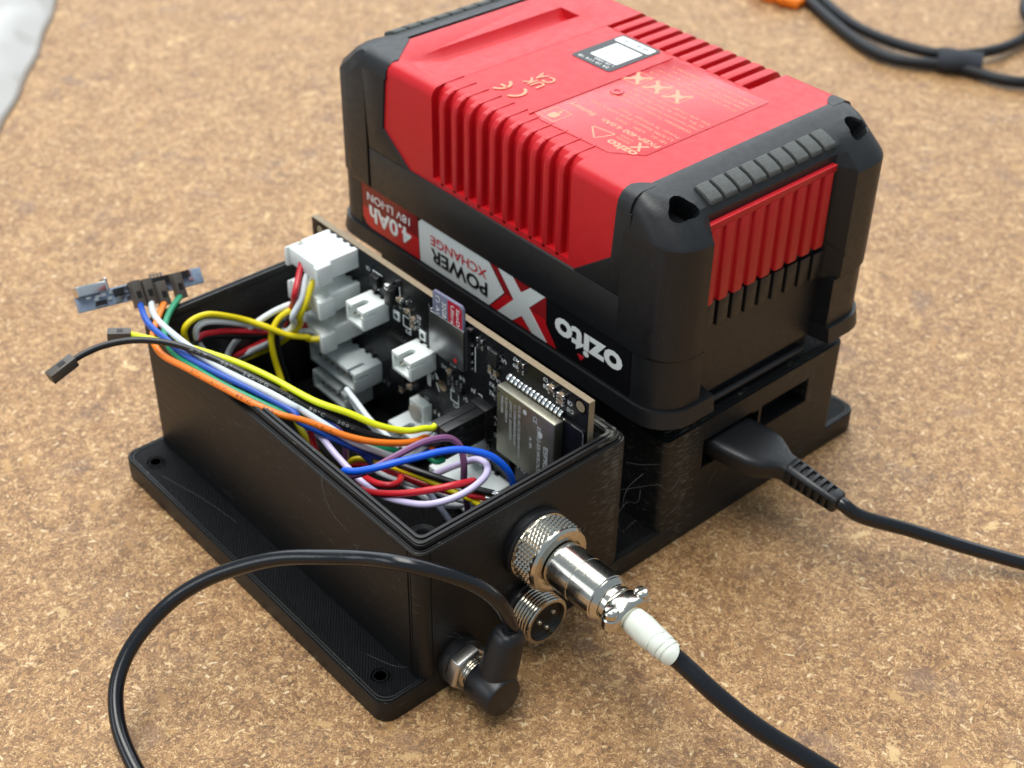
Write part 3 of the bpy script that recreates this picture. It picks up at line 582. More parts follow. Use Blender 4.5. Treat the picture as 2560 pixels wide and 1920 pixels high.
# shielded radio module
b = B(); b.box(XF - 1.15, XF - .03, 6.3, 39.9, 31.4, 57.7); mod = obj('radio_module', b, ['soldermask'], pcb, bevel=.05)
b = B(); b.box(XF - 1.2, XF - .9, 6.4, 14.6, 57.0, 57.7); b.box(XF - 1.2, XF - .9, 6.3, 6.8, 31.5, 57.7); obj('board_edge', b, 'tin', mod)
b = B(); b.box(XF - 4.6, XF - 1.16, 14.3, 38.9, 32.6, 57.0); obj('shield_can', b, 'shield', mod, bevel=.45, seg=3)
first = None
for i in range(14):
    if first is None: b = B(); b.prism([(XF - 1.5, 58.0), (XF - .7, 58.9), (XF - .04, 59.2), (XF - .04, 57.5), (XF - 1.5, 57.5)], 37.4, 38.6, 'y'); first = obj('solder_pad', b, 'tin', mod, bevel=.12)
    else: dup(first, (0, -1.68*i, 0))
def ptext(bb, s, y, z, mode='flip', x=XF - .06, **kw):
    kw.setdefault('bold', .012)
    R, U_ = {'flip': ((0, 1, 0), (0, 0, -1)), 'up': ((0, -1, 0), (0, 0, 1)), 'down': ((0, 0, -1), (0, -1, 0))}[mode]; bb.text(s, (x, y, z), R, U_, **kw)
b = B(); xs = XF - 4.66
ptext(b, 'ESPRESSIF', 18.4, 47.0, 'down', xs, width=13.5, height=1.7, bold=.015); ptext(b, 'ESP32-S3-WROOM-1', 21.2, 52.5, 'down', xs, width=19, height=1.4)
for i, (s, w, z) in enumerate((('FCC ID: 2AC7Z-ESPS3WROOM1', 19, 55.0), ('IC: 21098-ESPS3WROOM1', 15, 54.4), ('CMIIT ID: 2022DP3201', 14, 54.6), ('R 211-220312', 9, 54.9), ('M0N16R8', 6, 54.5))): ptext(b, s, 29.4 + i*1.85, z, 'down', xs, width=w, height=.95)
ptext(b, 'CE', 23.0, 55.2, 'down', xs, width=2.2, height=1.6); ptext(b, 'A 88', 24.4, 47, 'down', xs, width=4, height=1.0)
b.lathe((xs + .04, 20.0, 50.0), (-1, 0, 0), [(0, 1.0), (.05, 1.0), (.05, .01)], 16); b.lathe((xs + .04, 26.6, 54.2), (-1, 0, 0), [(0, .8), (.05, .8), (.05, .01)], 16)
obj('lettering', b, 'ink_grey', mod, flat=True)
b = B(); b.lathe((xs + .02, 37.9, 55.2), (-1, 0, 0), [(0, .35), (.05, .35), (.05, .01)], 12); obj('index_dot', b, 'deep_black', mod)
# card socket
b = B(); b.box(XF - 2.0, XF - .1, 56.6, 72.6, 50.4, 52.0); b.box(XF - 2.0, XF - .1, 72.0, 72.7, 50.4, 64.8); b.box(XF - 2.0, XF - .1, 56.6, 57.3, 50.4, 64.8)
b.prism([(72.7, 50.2), (56.6, 50.2), (56.6, 64.4), (57.4, 64.9), (71.8, 64.5), (72.7, 66.6)], XF - 2.3, XF - 1.95, 'x'); so = obj('card_socket', b, 'steel', pcb, bevel=.08)
b = B(); b.box(XF - 1.9, XF - .2, 55.2, 56.4, 51.0, 66.0); obj('socket_side', b, 'black_plastic', so)
b = B()
for z in (51.5, 54, 57.0, 60, 65.2): b.box(XF - 1.2, XF - .1, 54.4, 55.3, z, z + .9)
obj('solder_tab', b, 'tin', so)
b = B(); b.lathe((XF - 2.2, 60.4, 52.4), (-1, 0, 0), [(0, .75), (.14, .75), (.16, .01)], 12); obj('red_mark', b, 'label_red', so)
# push buttons
for y0, z0 in ((75.0, 19.6), (47.0, 20.6)):
    b = B(); b.box(XF - 3.6, XF - .05, y0, y0 + 7.2, z0, z0 + 6.8); bu = obj('push_button', b, 'nylon', pcb, bevel=.3)
    b = B(); b.lathe((XF - 3.5, y0 + 3.6, z0 + 3.4), (-1, 0, 0), [(0, 2.8), (1.0, 2.8), (1.2, 2.5), (1.2, .01)], 24); obj('button_cap', b, 'button_grey', bu)
    b = B()
    for dy in (1.0, 5.6): b.box(XF - 1.0, XF - .05, y0 + dy - .4, y0 + dy + .8, z0 + 6.7, z0 + 7.8)
    obj('solder_tab', b, 'tin', bu)
# surface-mount chips
def chip(y, z, vert, kind):
    b = B(); L, Wd = 1.15, .68
    ax = ((0, 0, 1), (0, 1, 0)) if vert else ((0, 1, 0), (0, 0, 1))
    h = .62 if kind == 'c' else .35
    b.obox((XF - h - .02, y, z), (ax[0], ax[1], (1, 0, 0)), (L - .35, Wd, h), 0); n0 = len(b.f)
    o_ = obj('capacitor' if kind == 'c' else 'resistor', b, 'ceramic' if kind == 'c' else 'resistor_black', pcb)
    b = B()
    for s_ in (-1, 1): b.obox(Vector((XF - h - .03, y, z)) + Vector(ax[0])*s_*(L - .1), (ax[0], ax[1], (1, 0, 0)), (.34, Wd + .06, h + .05))
    obj('end_cap', b, 'tin', o_, bevel=.08)
for a in ((46.1, 56.6, 1, 'c'), (43.7, 56.4, 1, 'c'), (33.3, 65.2, 0, 'r'), (33.2, 63.0, 0, 'r'), (51.2, 63.8, 0, 'r'), (51.0, 61.6, 0, 'r'), (43.2, 50.3, 0, 'r'), (43.2, 47.1, 0, 'r'), (20.3, 64.7, 0, 'c'), (20.2, 62.9, 0, 'r'), (16.2, 64.3, 0, 'c'), (16.2, 62.2, 0, 'c'),
          (89.2, 58.8, 0, 'c'), (85.2, 56.6, 0, 'c'), (82.6, 55.0, 0, 'c'), (82.6, 52.6, 0, 'c'), (86.6, 59.6, 0, 'r'), (88.6, 57.2, 1, 'r'), (65.2, 45.0, 0, 'c'), (65.0, 43.0, 0, 'r'), (60.8, 42.6, 0, 'r'), (64.8, 40.6, 0, 'r'), (85.6, 27.4, 0, 'c'), (92.5, 33, 0, 'r'), (92.5, 30.8, 0, 'r'), (98.0, 21.8, 0, 'r'), (90.0, 24.0, 1, 'c'), (71.8, 25.0, 0, 'r'), (55.0, 27.0, 0, 'c'), (60.0, 25.0, 1, 'r')): chip(*a)
def ic(name, y0, y1, z0, z1, h, legs, vert):
    b = B(); b.box(XF - h, XF - .1, y0, y1, z0, z1); o_ = obj(name, b, 'black_plastic', pcb, bevel=.12)
    b = B(); n = legs
    for i in range(n):
        t = (i + .5)/n
        if vert:
            z = z0 + (z1 - z0)*t; b.box(XF - .5, XF - .03, y0 - .8, y0, z - .3, z + .3); b.box(XF - .5, XF - .03, y1, y1 + .8, z - .3, z + .3)
        else:
            y = y0 + (y1 - y0)*t; b.box(XF - .5, XF - .03, y - .3, y + .3, z0 - .8, z0); b.box(XF - .5, XF - .03, y - .3, y + .3, z1, z1 + .8)
    obj('chip_leg', b, 'tin', o_)
ic('regulator_chip', 42.9, 46.6, 58.8, 63.8, 1.4, 3, True); ic('transistor_chip', 91.4, 94.6, 55.6, 61.6, 2.6, 2, False); ic('transistor_chip', 99.6, 103.4, 57.6, 61.6, 1.6, 3, False)
ic('driver_chip', 84.6, 95.4, 36.5, 44.2, 1.5, 6, False); ic('transistor_chip', 59.6, 62.4, 38.8, 40.6, 1.2, 2, False); ic('logic_chip', 88.0, 95.0, 25.5, 30.0, 1.2, 5, False); ic('logic_chip', 36.5, 46.0, 21.5, 28.0, 1.2, 5, False)
b = B(); b.box(XF - 3.0, XF - .5, 92.2, 94.0, 61.4, 63.4); obj('solder_tab', b, 'tin', pcb, bevel=.4)
for y0, z0 in ((61.6, 33.8), (84.6, 49.4)):
    b = B()
    for q in (0, 1): frame_ = None
    b.box(XF - .08, XF, y0, y0 + 4.0, z0, z0 + .35); b.box(XF - .08, XF, y0, y0 + 4.0, z0 + 3.8, z0 + 4.15); b.box(XF - .08, XF, y0, y0 + .35, z0 + .35, z0 + 3.8); b.box(XF - .08, XF, y0 + 3.65, y0 + 4.0, z0 + .35, z0 + 3.8)
    fr = obj('jumper_outline', b, 'silk', pcb)
for y0, z0 in ((77.0, 49.3), (90.0, 50.0)):
    b = B(); b.box(XF - .5, XF - .03, y0, y0 + 3.0, z0, z0 + 3.3); ld = obj('indicator_lamp', b, 'silk', pcb, bevel=.1)
    b = B(); b.lathe((XF - .5, y0 + 1.5, z0 + 1.6), (-1, 0, 0), [(0, .9), (.08, .9), (.08, .01)], 14); obj('lens', b, 'black_plastic', ld)
b = B()
for s, y, z in (('R1', 47.6, 63.3), ('R4', 47.6, 61.0), ('R7', 35.2, 66.0), ('R9', 35.2, 63.7), ('C9', 22.4, 66.0), ('R8', 22.4, 63.6), ('R3', 45.4, 51.2), ('R2', 45.4, 48.0)): ptext(b, s, y - (0 if s in ('R7', 'R9', 'C9', 'R8', 'R3', 'R2') else 1.4), z, width=1.9, height=1.35)
for s, y, z, w in (('U1', 40.0, 62.6, 1.9), ('C5', 45.0, 54.2, 1.9), ('C6', 42.4, 53.9, 1.9), ('C8', 12.4, 63.6, 1.9), ('C10', 11.8, 61.2, 2.6), ('C11', 63.0, 48.4, 2.4), ('R12', 67.4, 45.2, 2.4), ('R10', 58.8, 45.6, 2.4), ('R11', 62.6, 39.2, 2.4), ('Q1', 57.4, 38.6, 1.8), ('JP2', 61.4, 33.2, 3), ('JP3', 84.4, 48.8, 3), ('C7', 79.8, 52.9, 1.9), ('C6', 79.8, 55.2, 1.9), ('R5', 79.6, 57.2, 1.8), ('3V3', 43.0, 40.0, 3), ('G', 44.2, 37.6, 1.2), ('IO0', 43.2, 33.4, 3), ('JN', 53.6, 44.0, 2), ('C12', 76.4, 27.6, 2.4), ('CR', 105, 62.6, 2)): ptext(b, s, y, z, width=w, height=1.35)
ptext(b, 'PU', 30.8, 28.6, 'flip', width=3.5, height=2.4); ptext(b, 'ay.com', 28.0, 22.5, 'down', width=5, height=1.4)
x_ = (XF - .07, XF - .01)
b.box(*x_, 46.1, 46.4, 32.6, 42.4); b.box(*x_, 46.4, 49.8, 42.2, 42.5); b.box(*x_, 49.6, 49.9, 41, 42.2); b.box(*x_, 50.6, 52.4, 43.6, 43.9); b.box(*x_, 50.6, 50.9, 43.0, 43.6)
b.box(*x_, 95.4, 95.7, 37.5, 43.0); b.box(*x_, 84, 84.3, 60.4, 60.7); b.box(*x_, 98.5, 103.5, 62.4, 62.7); b.box(*x_, 53.6, 53.9, 51, 60.0); b.box(*x_, 89.6, 89.9, 57.0, 63)
obj('silkscreen', b, 'silk', pcb, flat=True)
b = B(); b.prism([(77.6, 39.6), (75.6, 39.9), (74.9, 37.2), (75.6, 33.0), (76.9, 33.2)], XF - .07, XF - .01, 'x'); b.prism([(73.4, 39.8), (72.3, 39.9), (71.4, 38.0), (72.6, 37.6)], XF - .07, XF - .01, 'x'); b.prism([(72.9, 36.3), (72.2, 36.4), (70.9, 33.6), (71.5, 33.6)], XF - .07, XF - .01, 'x'); b.prism([(74.2, 38.6), (73.8, 38.6), (74.0, 36.4), (74.4, 36.6)], XF - .07, XF - .01, 'x'); obj('emblem', b, 'silk', pcb)
# six-way header that takes the loose jumper leads
b = B(); b.box(XF - 3.6, XF - .05, 44.9, 52.1, 31.6, 43.2); obj('pin_strip', b, 'black_plastic', pcb, bevel=.15)

# ================================================================ memory card
mc = thing('memory_card', 'grey and red memory card pushed into the slot on the upright circuit board', 'memory card', (XF - 1.5, 64.5, 58))
b = B(); b.prism([(71.4, 54.0), (57.0, 54.0), (57.0, 70.4), (57.4, 72.0), (58.2, 72.7), (70.7, 72.2), (71.3, 71.6), (71.4, 66.0)][::-1], XF - 1.80, XF - .85, 'x'); cb_ = obj('card_body', b, 'sd_grey', mc, bevel=.18)
b = B(); b.prism([(64.2, 72.0), (59.0, 72.3), (57.6, 71.2), (57.5, 54.5), (63.8, 54.5)], XF - 1.84, XF - 1.7, 'x'); obj('card_label', b, 'sd_red', mc)
b = B(); ptext(b, 'SanDisk', 60.2, 71.0, 'down', XF - 1.87, width=9.5, height=1.5, bold=.01); ptext(b, 'Ultra', 62.7, 71.0, 'down', XF - 1.87, width=6.4, height=1.5, bold=.005); ptext(b, '32GB', 66.7, 70.2, 'down', XF - 1.87, width=5.4, height=1.9); ptext(b, 'A1', 69.6, 67.4, 'down', XF - 1.87, width=2.6, height=1.7)
arc_ = []
for i in range(12):
    a0, a1 = R_(40 + 290*i/12), R_(40 + 290*(i + 1)/12); b.prism([(68.9 + .9*math.cos(a0), 69.9 + .9*math.sin(a0)), (68.9 + 1.1*math.cos(a0), 69.9 + 1.1*math.sin(a0)), (68.9 + 1.1*math.cos(a1), 69.9 + 1.1*math.sin(a1)), (68.9 + .9*math.cos(a1), 69.9 + .9*math.sin(a1))], XF - 1.87, XF - 1.83, 'x')
obj('lettering', b, 'ink_white', mc, flat=True)

# ================================================================ wires
PATHS = {
'jy':('lime',1.0,[(59,50.3,42.2),(57.5,50.1,42.1),(54.9,50.6,43),(49.6,51.9,44),(42.7,56,47),(36.7,62,51),(30.6,69.7,54),(26.1,82.8,56.3),(22.1,93,57.5),(18.6,100.8,58.2),(14,108.4,58.8),(8.5,115.2,60.2),(3.5,119.9,61.8),(2.2,120.8,62.2)]),
'jk':('black',1.0,[(59,46.8,38.6),(56,47.5,38.5),(49.7,53.3,39),(45.7,54.6,41),(39.7,58.4,44.5),(33.8,64.1,48.5),(28.8,71,52),(23.6,79,56.3),(19.2,88.2,58.8),(14.6,97.1,61.2),(9.7,105.9,62.9),(4.6,111.2,64),(-1.2,115.2,64.6),(-8,117.3,64.8),(-13.8,117.9,64.5),(-17.1,117.6,64.2)]),
'jo':('orange',1.0,[(59,46.8,35),(56,47,35.5),(56.6,50.9,38.5),(51.8,49.8,40.5),(46.8,50,42),(39.1,52.4,45),(33.1,56.9,47.5),(28.3,62,50),(23.6,66.7,52.5),(19.6,70.2,54),(15.1,79,56),(11.5,89.6,57.5),(8.3,101.2,58.3),(6.4,109.2,58.8),(6.5,114.5,59.5),(8.5,119.4,60),(14.6,127.4,59),(22.1,136.7,57)]),
'jb':('blue',1.0,[(59,50.3,35),(57,50,35.5),(44,54.4,35),(36.2,56.1,41),(32.2,58.6,44.5),(26.9,62.9,49),(23.2,67.2,52),(23.3,69.4,54),(18.7,81.3,56.5),(13.9,93.3,58.5),(10.4,104.4,60),(9.7,113.5,61),(9.7,120.8,61),(11,128.5,60),(15.3,139.5,58)]),
'jw':('greywhite',1.0,[(59,50.3,38.6),(57,50,38.2),(48.8,50.3,35.5),(44,51.6,38),(39.4,53.1,41),(34.4,56.3,45),(30.3,60.7,49),(26,69,53),(24.2,70.7,55),(20.9,78.1,56.8),(16.8,89.2,58.3),(14.3,97,60),(12.9,106.2,61),(12.9,119,60.5),(14.7,129.9,59),(18.8,138.9,57.5)]),
'jg':('green',1.0,[(59,46.8,31.6),(56,47,32),(55,51.1,33),(50.4,52.4,34.5),(45.3,53.3,38),(40.3,54.2,41),(33.1,59.7,46),(26.8,66.2,50),(20.9,72.2,53.5),(15.4,82.9,55.8),(13,88.8,57),(10.7,98.3,58.3),(9.1,107.3,59),(10.1,115.5,60),(14.6,122.9,59.5),(21.6,131.6,57.5),(29,138.9,55.5)]),
'h1r':('red',1.0,[(62.2,123,63.6),(63.3,121.5,64),(59.6,118.8,60),(55.6,115.6,56),(57.8,121.5,48),(54.6,121.6,43),(51.2,124.7,37),(48.2,131.4,31),(41.9,131.5,30.5),(38,131.5,29.8)]),
'h1w':('white',1.0,[(62.2,116.2,63.6),(64.5,118,62),(61.5,117.6,59),(57.8,115.1,54.5),(53.6,115,49),(55.5,117.1,44.5),(53.3,120.1,40),(49.7,125,35),(46.1,131.3,30),(39.4,131.5,29.7),(36,131.5,29.2)]),
'h1y':('yellow',1.0,[(62.2,112.8,63.6),(65,115.2,61.5),(62.5,115.5,58),(58.8,114,53),(56.2,114.8,48),(57.8,117.1,43.5),(55.1,119.4,39),(51.8,124.6,33.5),(48.1,130.9,28.5),(41.7,131.5,28.4),(38.3,131.5,28.2)]),
'h1k':('black',1.0,[(62.2,119.6,63.6),(62.9,120.1,62),(60.6,119.1,57),(57.7,117.7,52),(56,119.5,43),(53.4,123.7,36),(49.9,130.4,30),(43.6,131.5,28.7),(38.9,131.5,28.9)]),
'h2w':('white',1.0,[(62.2,116.2,51),(64.7,117.8,50),(61.4,121.1,48.5),(62.6,121.3,48),(57.1,122.5,48),(51.7,123.9,47),(45.8,124.7,45),(41.7,128,40),(39.4,131.5,33.7),(37.4,131.5,30.6),(36,131.5,28.8)]),
'h2y':('yellow',1.0,[(62.2,112.8,51),(65,115.4,49),(61.5,118.4,47.5),(56.6,120.5,46.5),(56.1,121.1,47),(52.3,121.6,45),(48.9,121,41),(48.2,119.8,35),(48.7,118.5,29),(48.6,116.7,25),(48.3,114.9,20)]),
'h2k':('black',1.0,[(62.2,119.6,51),(65,118.6,47),(59.4,121.7,45.5),(55.6,120.7,45.5),(52.2,120.9,43),(50.6,120.5,39),(50.4,119.8,33),(51.3,119,27),(52,118.2,22),(51.6,115.6,18)]),
'h3r':('red',1.0,[(62.2,123,38),(61.5,120,40),(57.3,122.4,39.5),(56.4,121.2,40),(50.8,122,41),(45.5,124.7,42),(37.6,126.5,44.6),(32.3,126.5,46.6),(28.3,126.5,47.7),(26,126.5,46.9)]),
'h3w':('white',1.0,[(62.2,116.2,38),(62.7,115.7,39),(58.8,119.8,39),(58.3,118.2,40),(52.4,120.8,41.5),(46.2,125.5,43.5),(40.2,126.5,46.8),(33.6,126.5,50.2),(28.9,126.5,51.8),(26.4,126.5,50.6),(25.9,126.5,47),(27.6,126.5,42.3),(29.7,126.5,37.4),(30.6,126.5,33.6)]),
'h3y':('yellow',1.0,[(62.2,112.8,38),(62.2,111.3,39),(57.9,114.2,39),(58.1,113.7,40),(52.8,117.2,41.5),(48,120.8,44.5),(42.9,125.7,47),(36.1,126.5,51.2),(30.5,126.5,53.9),(25.6,126.5,54.4),(22.2,126.5,52.4),(22.1,126.5,48.2),(23.4,126.5,44.7),(24.7,126.5,40.8)]),
'h3k':('black',1.0,[(62.2,119.6,38),(62.9,118.4,38.5),(59.1,122.2,38),(56.9,120.6,38.5),(49.6,124.1,39),(41.8,126.5,41.2),(33,126.5,45.2),(26.8,126.5,46.5),(24.4,126.5,45.3)]),
'purple':('mauve',1.0,[(26.3,52.2,38),(25.1,48.6,42),(24.8,43.7,46),(26.7,40.6,48.5),(30.1,39,50),(35.5,37.3,52),(42.2,36.2,53),(47,34.9,53),(51.1,33.9,51.5),(53.5,32.5,49),(53.8,31.3,46),(53.4,30.5,42),(53.7,30.8,36),(54.2,30.7,30),(56.2,32.2,22)]),
'blueloop':('brightblue',1.05,[(23.5,46.5,46),(22.2,43.4,49.5),(23.7,40.3,50.5),(27.5,36.5,52),(32.7,33.6,53),(38.4,31.3,53.5),(44.2,29.1,53.5),(49.5,26.3,53),(54.4,22.7,51.5),(57.2,20,49),(59,18,45),(60.3,17.3,40),(61.8,18,33)]),
'lavender':('lavender',1.0,[(27.4,64.8,47),(27.8,61.8,46),(27.4,56.6,45),(27.4,51.1,43.5),(27.4,44,42.5),(27.5,36.1,43),(28.6,28.8,44.5),(31.6,21.6,46.5),(35.8,17.5,48),(40.7,15.6,49),(46.3,16,49),(51.4,18.6,48),(55.4,23,46.5),(56.9,28.6,44),(56.2,33.5,40.5),(55.3,38.2,36),(54.3,43.6,31),(52.7,47.9,27)]),
'redlong':('red',1.0,[(27.8,51.2,37),(26,44.7,40.5),(26,37.5,43.5),(28.4,30.8,46),(31.9,25.7,48),(36.2,21.6,49.5),(40.8,18.9,50),(45.8,19,48.5),(48.7,20.5,46),(50.8,22.3,42)]),
'redshort':('red',1.0,[(33.3,52.5,36),(32.1,47.6,38),(31.8,42,40),(33.4,38.6,41),(37.1,39.5,39.5),(41.7,44.7,36),(45.6,51.4,32)]),
'yellowfar':('yellow',1.0,[(40,50,38),(42.3,44.3,38),(46.4,37.1,36.5),(50,30.9,34.5),(52.3,26.9,33.5),(53,23.9,33),(52,8,36)]),
'blackfar':('black',1.05,[(41.1,49.3,39),(42.6,44.1,39.5),(46.4,37.1,38.5),(51,30.6,37),(53.7,24.2,37.5),(55,19.7,38.5)]),
'redfar':('red',1.0,[(40,54.3,34),(41.5,48.6,35),(45.4,40.9,34),(48.9,32.9,34),(52.3,26.9,34.5),(54.3,21.7,36)]),
'whitefar':('white',1.0,[(39.8,57.3,33),(39.8,51,34),(43.5,43.6,33),(48.1,39.4,31),(50.9,35.5,29.5),(54.2,32.2,28),(57.9,29.8,26)]),
'whitelow':('white',0.95,[(45.9,52.1,28),(45.8,48.4,28),(46.8,43,27),(49.1,38.3,26),(52.8,35.5,24.5),(56.9,36,22)]),
'whitedrop':('palegrey',0.95,[(46.3,42.2,31),(47.4,39,30),(48.1,36.1,27),(49.3,34.6,24),(51,33.4,20),(53.3,33.7,15)]),
'redleft':('red',0.95,[(27.7,69.4,48),(27,67.4,46),(27.1,66,42),(27.9,65.6,37),(30,67.7,30)]),
'yellowleft':('olive',0.95,[(27.6,75.7,45),(27.2,72.1,43),(27.5,68.9,40),(28.7,65.1,36.5),(31.2,62,33),(34,62.6,29)]),
'blackleft':('black',0.95,[(28.6,75.2,42),(29.3,70,40),(30.7,65.3,36.5),(32.8,62.1,32.5),(35.6,62.2,28)]),
'purpledrop':('mauve',0.95,[(33.6,69.3,47),(33.8,66.5,46),(35.6,65,43),(36.1,63.7,39.5),(35.5,62.7,36),(35.3,62.7,32)]),
'yellowmid':('yellow',0.95,[(35.4,62,33),(36.5,60.1,35),(38.4,57.3,36),(40.4,54.8,35.5),(43,52.2,33.5),(46.4,50,30)]),
'redmid':('red',0.95,[(35,62.8,30),(35.8,60.4,33),(37.6,57.4,34.5),(40.3,54.7,34),(43.6,51.4,31)]),
'bluedrop':('blue',0.95,[(30,71,49),(32.2,67.9,47),(35.1,62.8,43),(36.4,57.5,40),(38.2,55.4,37.5),(40.2,56.3,33)]),
'whiteup':('white',0.95,[(56.3,91.3,33),(54.1,82.6,33.5),(52.2,74.4,34),(51.9,68.6,33.5),(52.4,64.7,32),(53.8,62.5,29)]),
'whiteup2':('white',0.9,[(56.7,89.8,30),(54.4,82.2,30.5),(53.1,75.9,31),(52.9,71.2,30),(53.4,68.1,28)]),
'whiteleft':('white',0.95,[(18.6,104.1,49),(19.4,92.8,49.5),(20.5,80.2,48.5),(21.5,74.1,47),(23,67.1,44.5),(25.1,64.3,41),(27.9,63.9,35)]),
'power':('cable',2.05,[(30.5,-14,22),(32,-14,27),(32.4,-14,27.4),(29.6,-13.5,36.5),(24.7,-11,44.4),(16,-7,52.1),(7.8,1,55.1),(3.9,11.3,51.5),(-1.9,19.4,49.5),(-8.9,30.5,45.5),(-17.3,40.2,39.5),(-23.9,46.6,34),(-31.9,50.8,28),(-42.7,50.8,21.5),(-49.8,47.5,16.8),(-53.8,43.1,13.5),(-56.9,36.6,10.3),(-58.6,28.7,8),(-59.5,19.1,5.8),(-58.8,5.8,3.6),(-55.9,-9.4,2.2)]),
'gx':('cable',2.45,[(51.3,-46,36.2),(51.4,-52,35.7),(52.9,-53.9,33.6),(54.1,-59,31.2),(55.7,-64.8,28),(60.3,-76,21.5),(67.8,-88.6,14.5),(73.6,-99.5,9),(80.5,-113.1,4),(87.2,-130,2.4)]),
'usb':('cable',2.15,[(140.6,-34,24.1),(140.7,-38.5,24.2),(143.9,-42.5,20.5),(157.4,-50.8,13.5),(169.6,-64.8,8.5),(180.5,-78.1,5),(192,-93.2,2.3),(201.6,-110.3,2.1)]),
'bg1':('cable',3.6,[(492.2,277.5,3.7),(473.8,246.5,3.7),(466.2,230.9,3.7),(457,211.6,3.7),(447.3,187.2,3.7),(446.4,172.9,3.7),(451.3,161.5,3.7),(460,151.2,3.7),(465.4,140.5,3.7),(466.9,128,3.7),(470.1,118.4,3.7),(478.4,108.5,3.7),(494.8,96,3.7)]),
'bg2':('cable',3.6,[(505.9,277,3.7),(482,244.7,3.7),(471.5,224.1,3.7),(464.5,205.9,3.9),(461.9,190.8,4.4),(461.2,177.4,5),(463.6,162.5,5.5),(471,151.3,5.5),(484.1,144.1,5.5),(498.8,141,5),(517.2,141.6,4.5),(538.7,144.7,4),(567.3,155.3,3.7),(590.2,171.4,3.7)]),
'bg3':('cable',3.6,[(526.6,141,10),(531.1,150.2,11),(543.4,159.1,11),(565.7,169.2,9)]),
}

def jig(n):
    rj = random.Random(n); P_ = PATHS[n][2]
    return P_ if PATHS[n][1] > 1.3 else [P_[0]] + [tuple(c + rj.uniform(-.16, .16) for c in p) for p in P_[1:-1]] + [P_[-1]]
def path(n, k=6): return smooth(spline(jig(n), k), 3 if PATHS[n][1] < 1.3 else 14)
def wire_mesh(n, k=6, seg=10): b = B(); b.tube(path(n, k), PATHS[n][1], seg); return b, 'pvc_' + PATHS[n][0]
def wire_text(n, words, mat_, parent, start=.05, gap=6.0, h=1.0, view=CAMP):
    P = path(n, 8); r = PATHS[n][1]; ds = [0]
    for i in range(1, len(P)): ds.append(ds[-1] + (P[i] - P[i-1]).length)
    def at(s):
        for i in range(1, len(P)):
            if ds[i] >= s: t = (s - ds[i-1])/max(1e-6, ds[i] - ds[i-1]); return P[i-1].lerp(P[i], t), (P[i] - P[i-1]).normalized()
        return P[-1], (P[-1] - P[-2]).normalized()
    b = B(); s = start*ds[-1]; sg = -1
    for wd in words:
        for ch in wd[::1]:
            p, t = at(s); t = -t if sg < 0 else t
            if s > ds[-1] - 1: break
            v = Vector((-.5, -.55, .67)); nrm = (v - t*v.dot(t)).normalized(); upv = nrm.cross(t)
            gv, gf, gw, gh = glyphs(ch, 0.0); kk = h/.7
            # bend each letter round the insulation
            out = []
            for q in gv:
                yy = (q[1] - .35)*kk; an = yy/r; out.append(p + t*(q[0]*kk*1.35) + (nrm*math.cos(an) + upv*math.sin(an))*(r*1.012))
            b.add(out, gf); s -= gw*kk*1.35 + .5
            if s < 0.5: break
        s += gap*sg
    return obj('lettering', b, mat_, parent, flat=True)
def dupont(p, d, length, parent, mat_='black_plastic', upv=(0, 0, 1), half=1.6):
    d = Vector(d).normalized(); u = Vector(upv); u = (u - d*u.dot(d)).normalized(); s_ = d.cross(u); p = Vector(p)
    b = B(); b.obox(p + d*length/2, (d, u, s_), (length/2, half, half)); h = obj('crimp_housing', b, [mat_, mat_], parent, bevel=.12)
    c = B()
    if length > 14: c.obox(p + d*length*.62 - s_*half, (d, u, s_), (.75, .55, .1)); obj('crimp', c, 'tin', h); c = B()
    c.obox(p + d*length*.45 + u*half, (d, u, s_), (length*.13, .12, .75)); obj('latch_window', c, 'deep_black', h)
    return h
jl = [('jy', 'yellow', 50.3, 41.2), ('jk', 'black', 46.8, 37.6), ('jo', 'orange', 46.8, 34.0), ('jb', 'blue', 50.3, 34.0), ('jw', 'white', 50.3, 37.6), ('jg', 'green', 46.8, 41.2)]
what = dict(jy='lime yellow jumper lead from the board header to a loose end over the box corner', jk='black printed jumper lead ending in a free black plug past the box corner', jo='orange printed jumper lead lying along the left rim of the open box', jb='dark blue jumper lead from the small bluish adapter to the board header', jw='pale grey jumper lead from the small adapter lying between black and blue', jg='green jumper lead from the small adapter running under the orange one')
A_, Bm = Vector((-1.2, 146, 61.3)), Vector((41.0, 146, 54.6)); e1 = (Bm - A_).normalized(); e3 = Vector((0.25, -0.8, 0.55)); e3 = (e3 - e1*e3.dot(e1)).normalized(); e2 = e3.cross(e1)
if e2.z < 0: e2 = -e2
for n, c, y, z in jl:
    P0 = PATHS[n][2][0]
    w_ = thing('jumper_lead', what[n], 'jumper wire', P0, 'jumper leads from the board header')
    bb, mt_ = wire_mesh(n, 8, 12); ins = obj('insulation', bb, mt_, w_)
    dupont((XF - 3.7, y, z), (-1, 0, 0), 14.6, w_, 'black_plastic')
    ends = PATHS[n][2][-1]; pv = PATHS[n][2][-2]
    if n == 'jy': dupont(ends, (-.85, .5, .1), 6.5, w_, 'housing_grey')
    elif n == 'jk': dupont(ends, Vector(ends) - Vector(pv) + Vector((0, 0, -.6)), 8.6, w_, 'housing_grey')
    else: dupont(Vector(ends) - e2*1.0, e2 , 8.2 if n != 'jo' else 7.6, w_, 'housing_grey', upv=e3, half=1.5)
    if n == 'jk': wire_text('jk', ['AWM', '1007', '24AWG', 'VW-1', '80\u00b0C', '300V'], 'ink_cable', ins, .70, 3.4)
    if n == 'jo': wire_text('jo', ['ETL', 'AWM', '80\u00b0C', '300V', '', '', 'AXIA'], 'ink_orange_print', ins, .66, 3.2)
    if n == 'jw': wire_text('jw', ['300V'], 'ink_grey', ins, .14, 4)
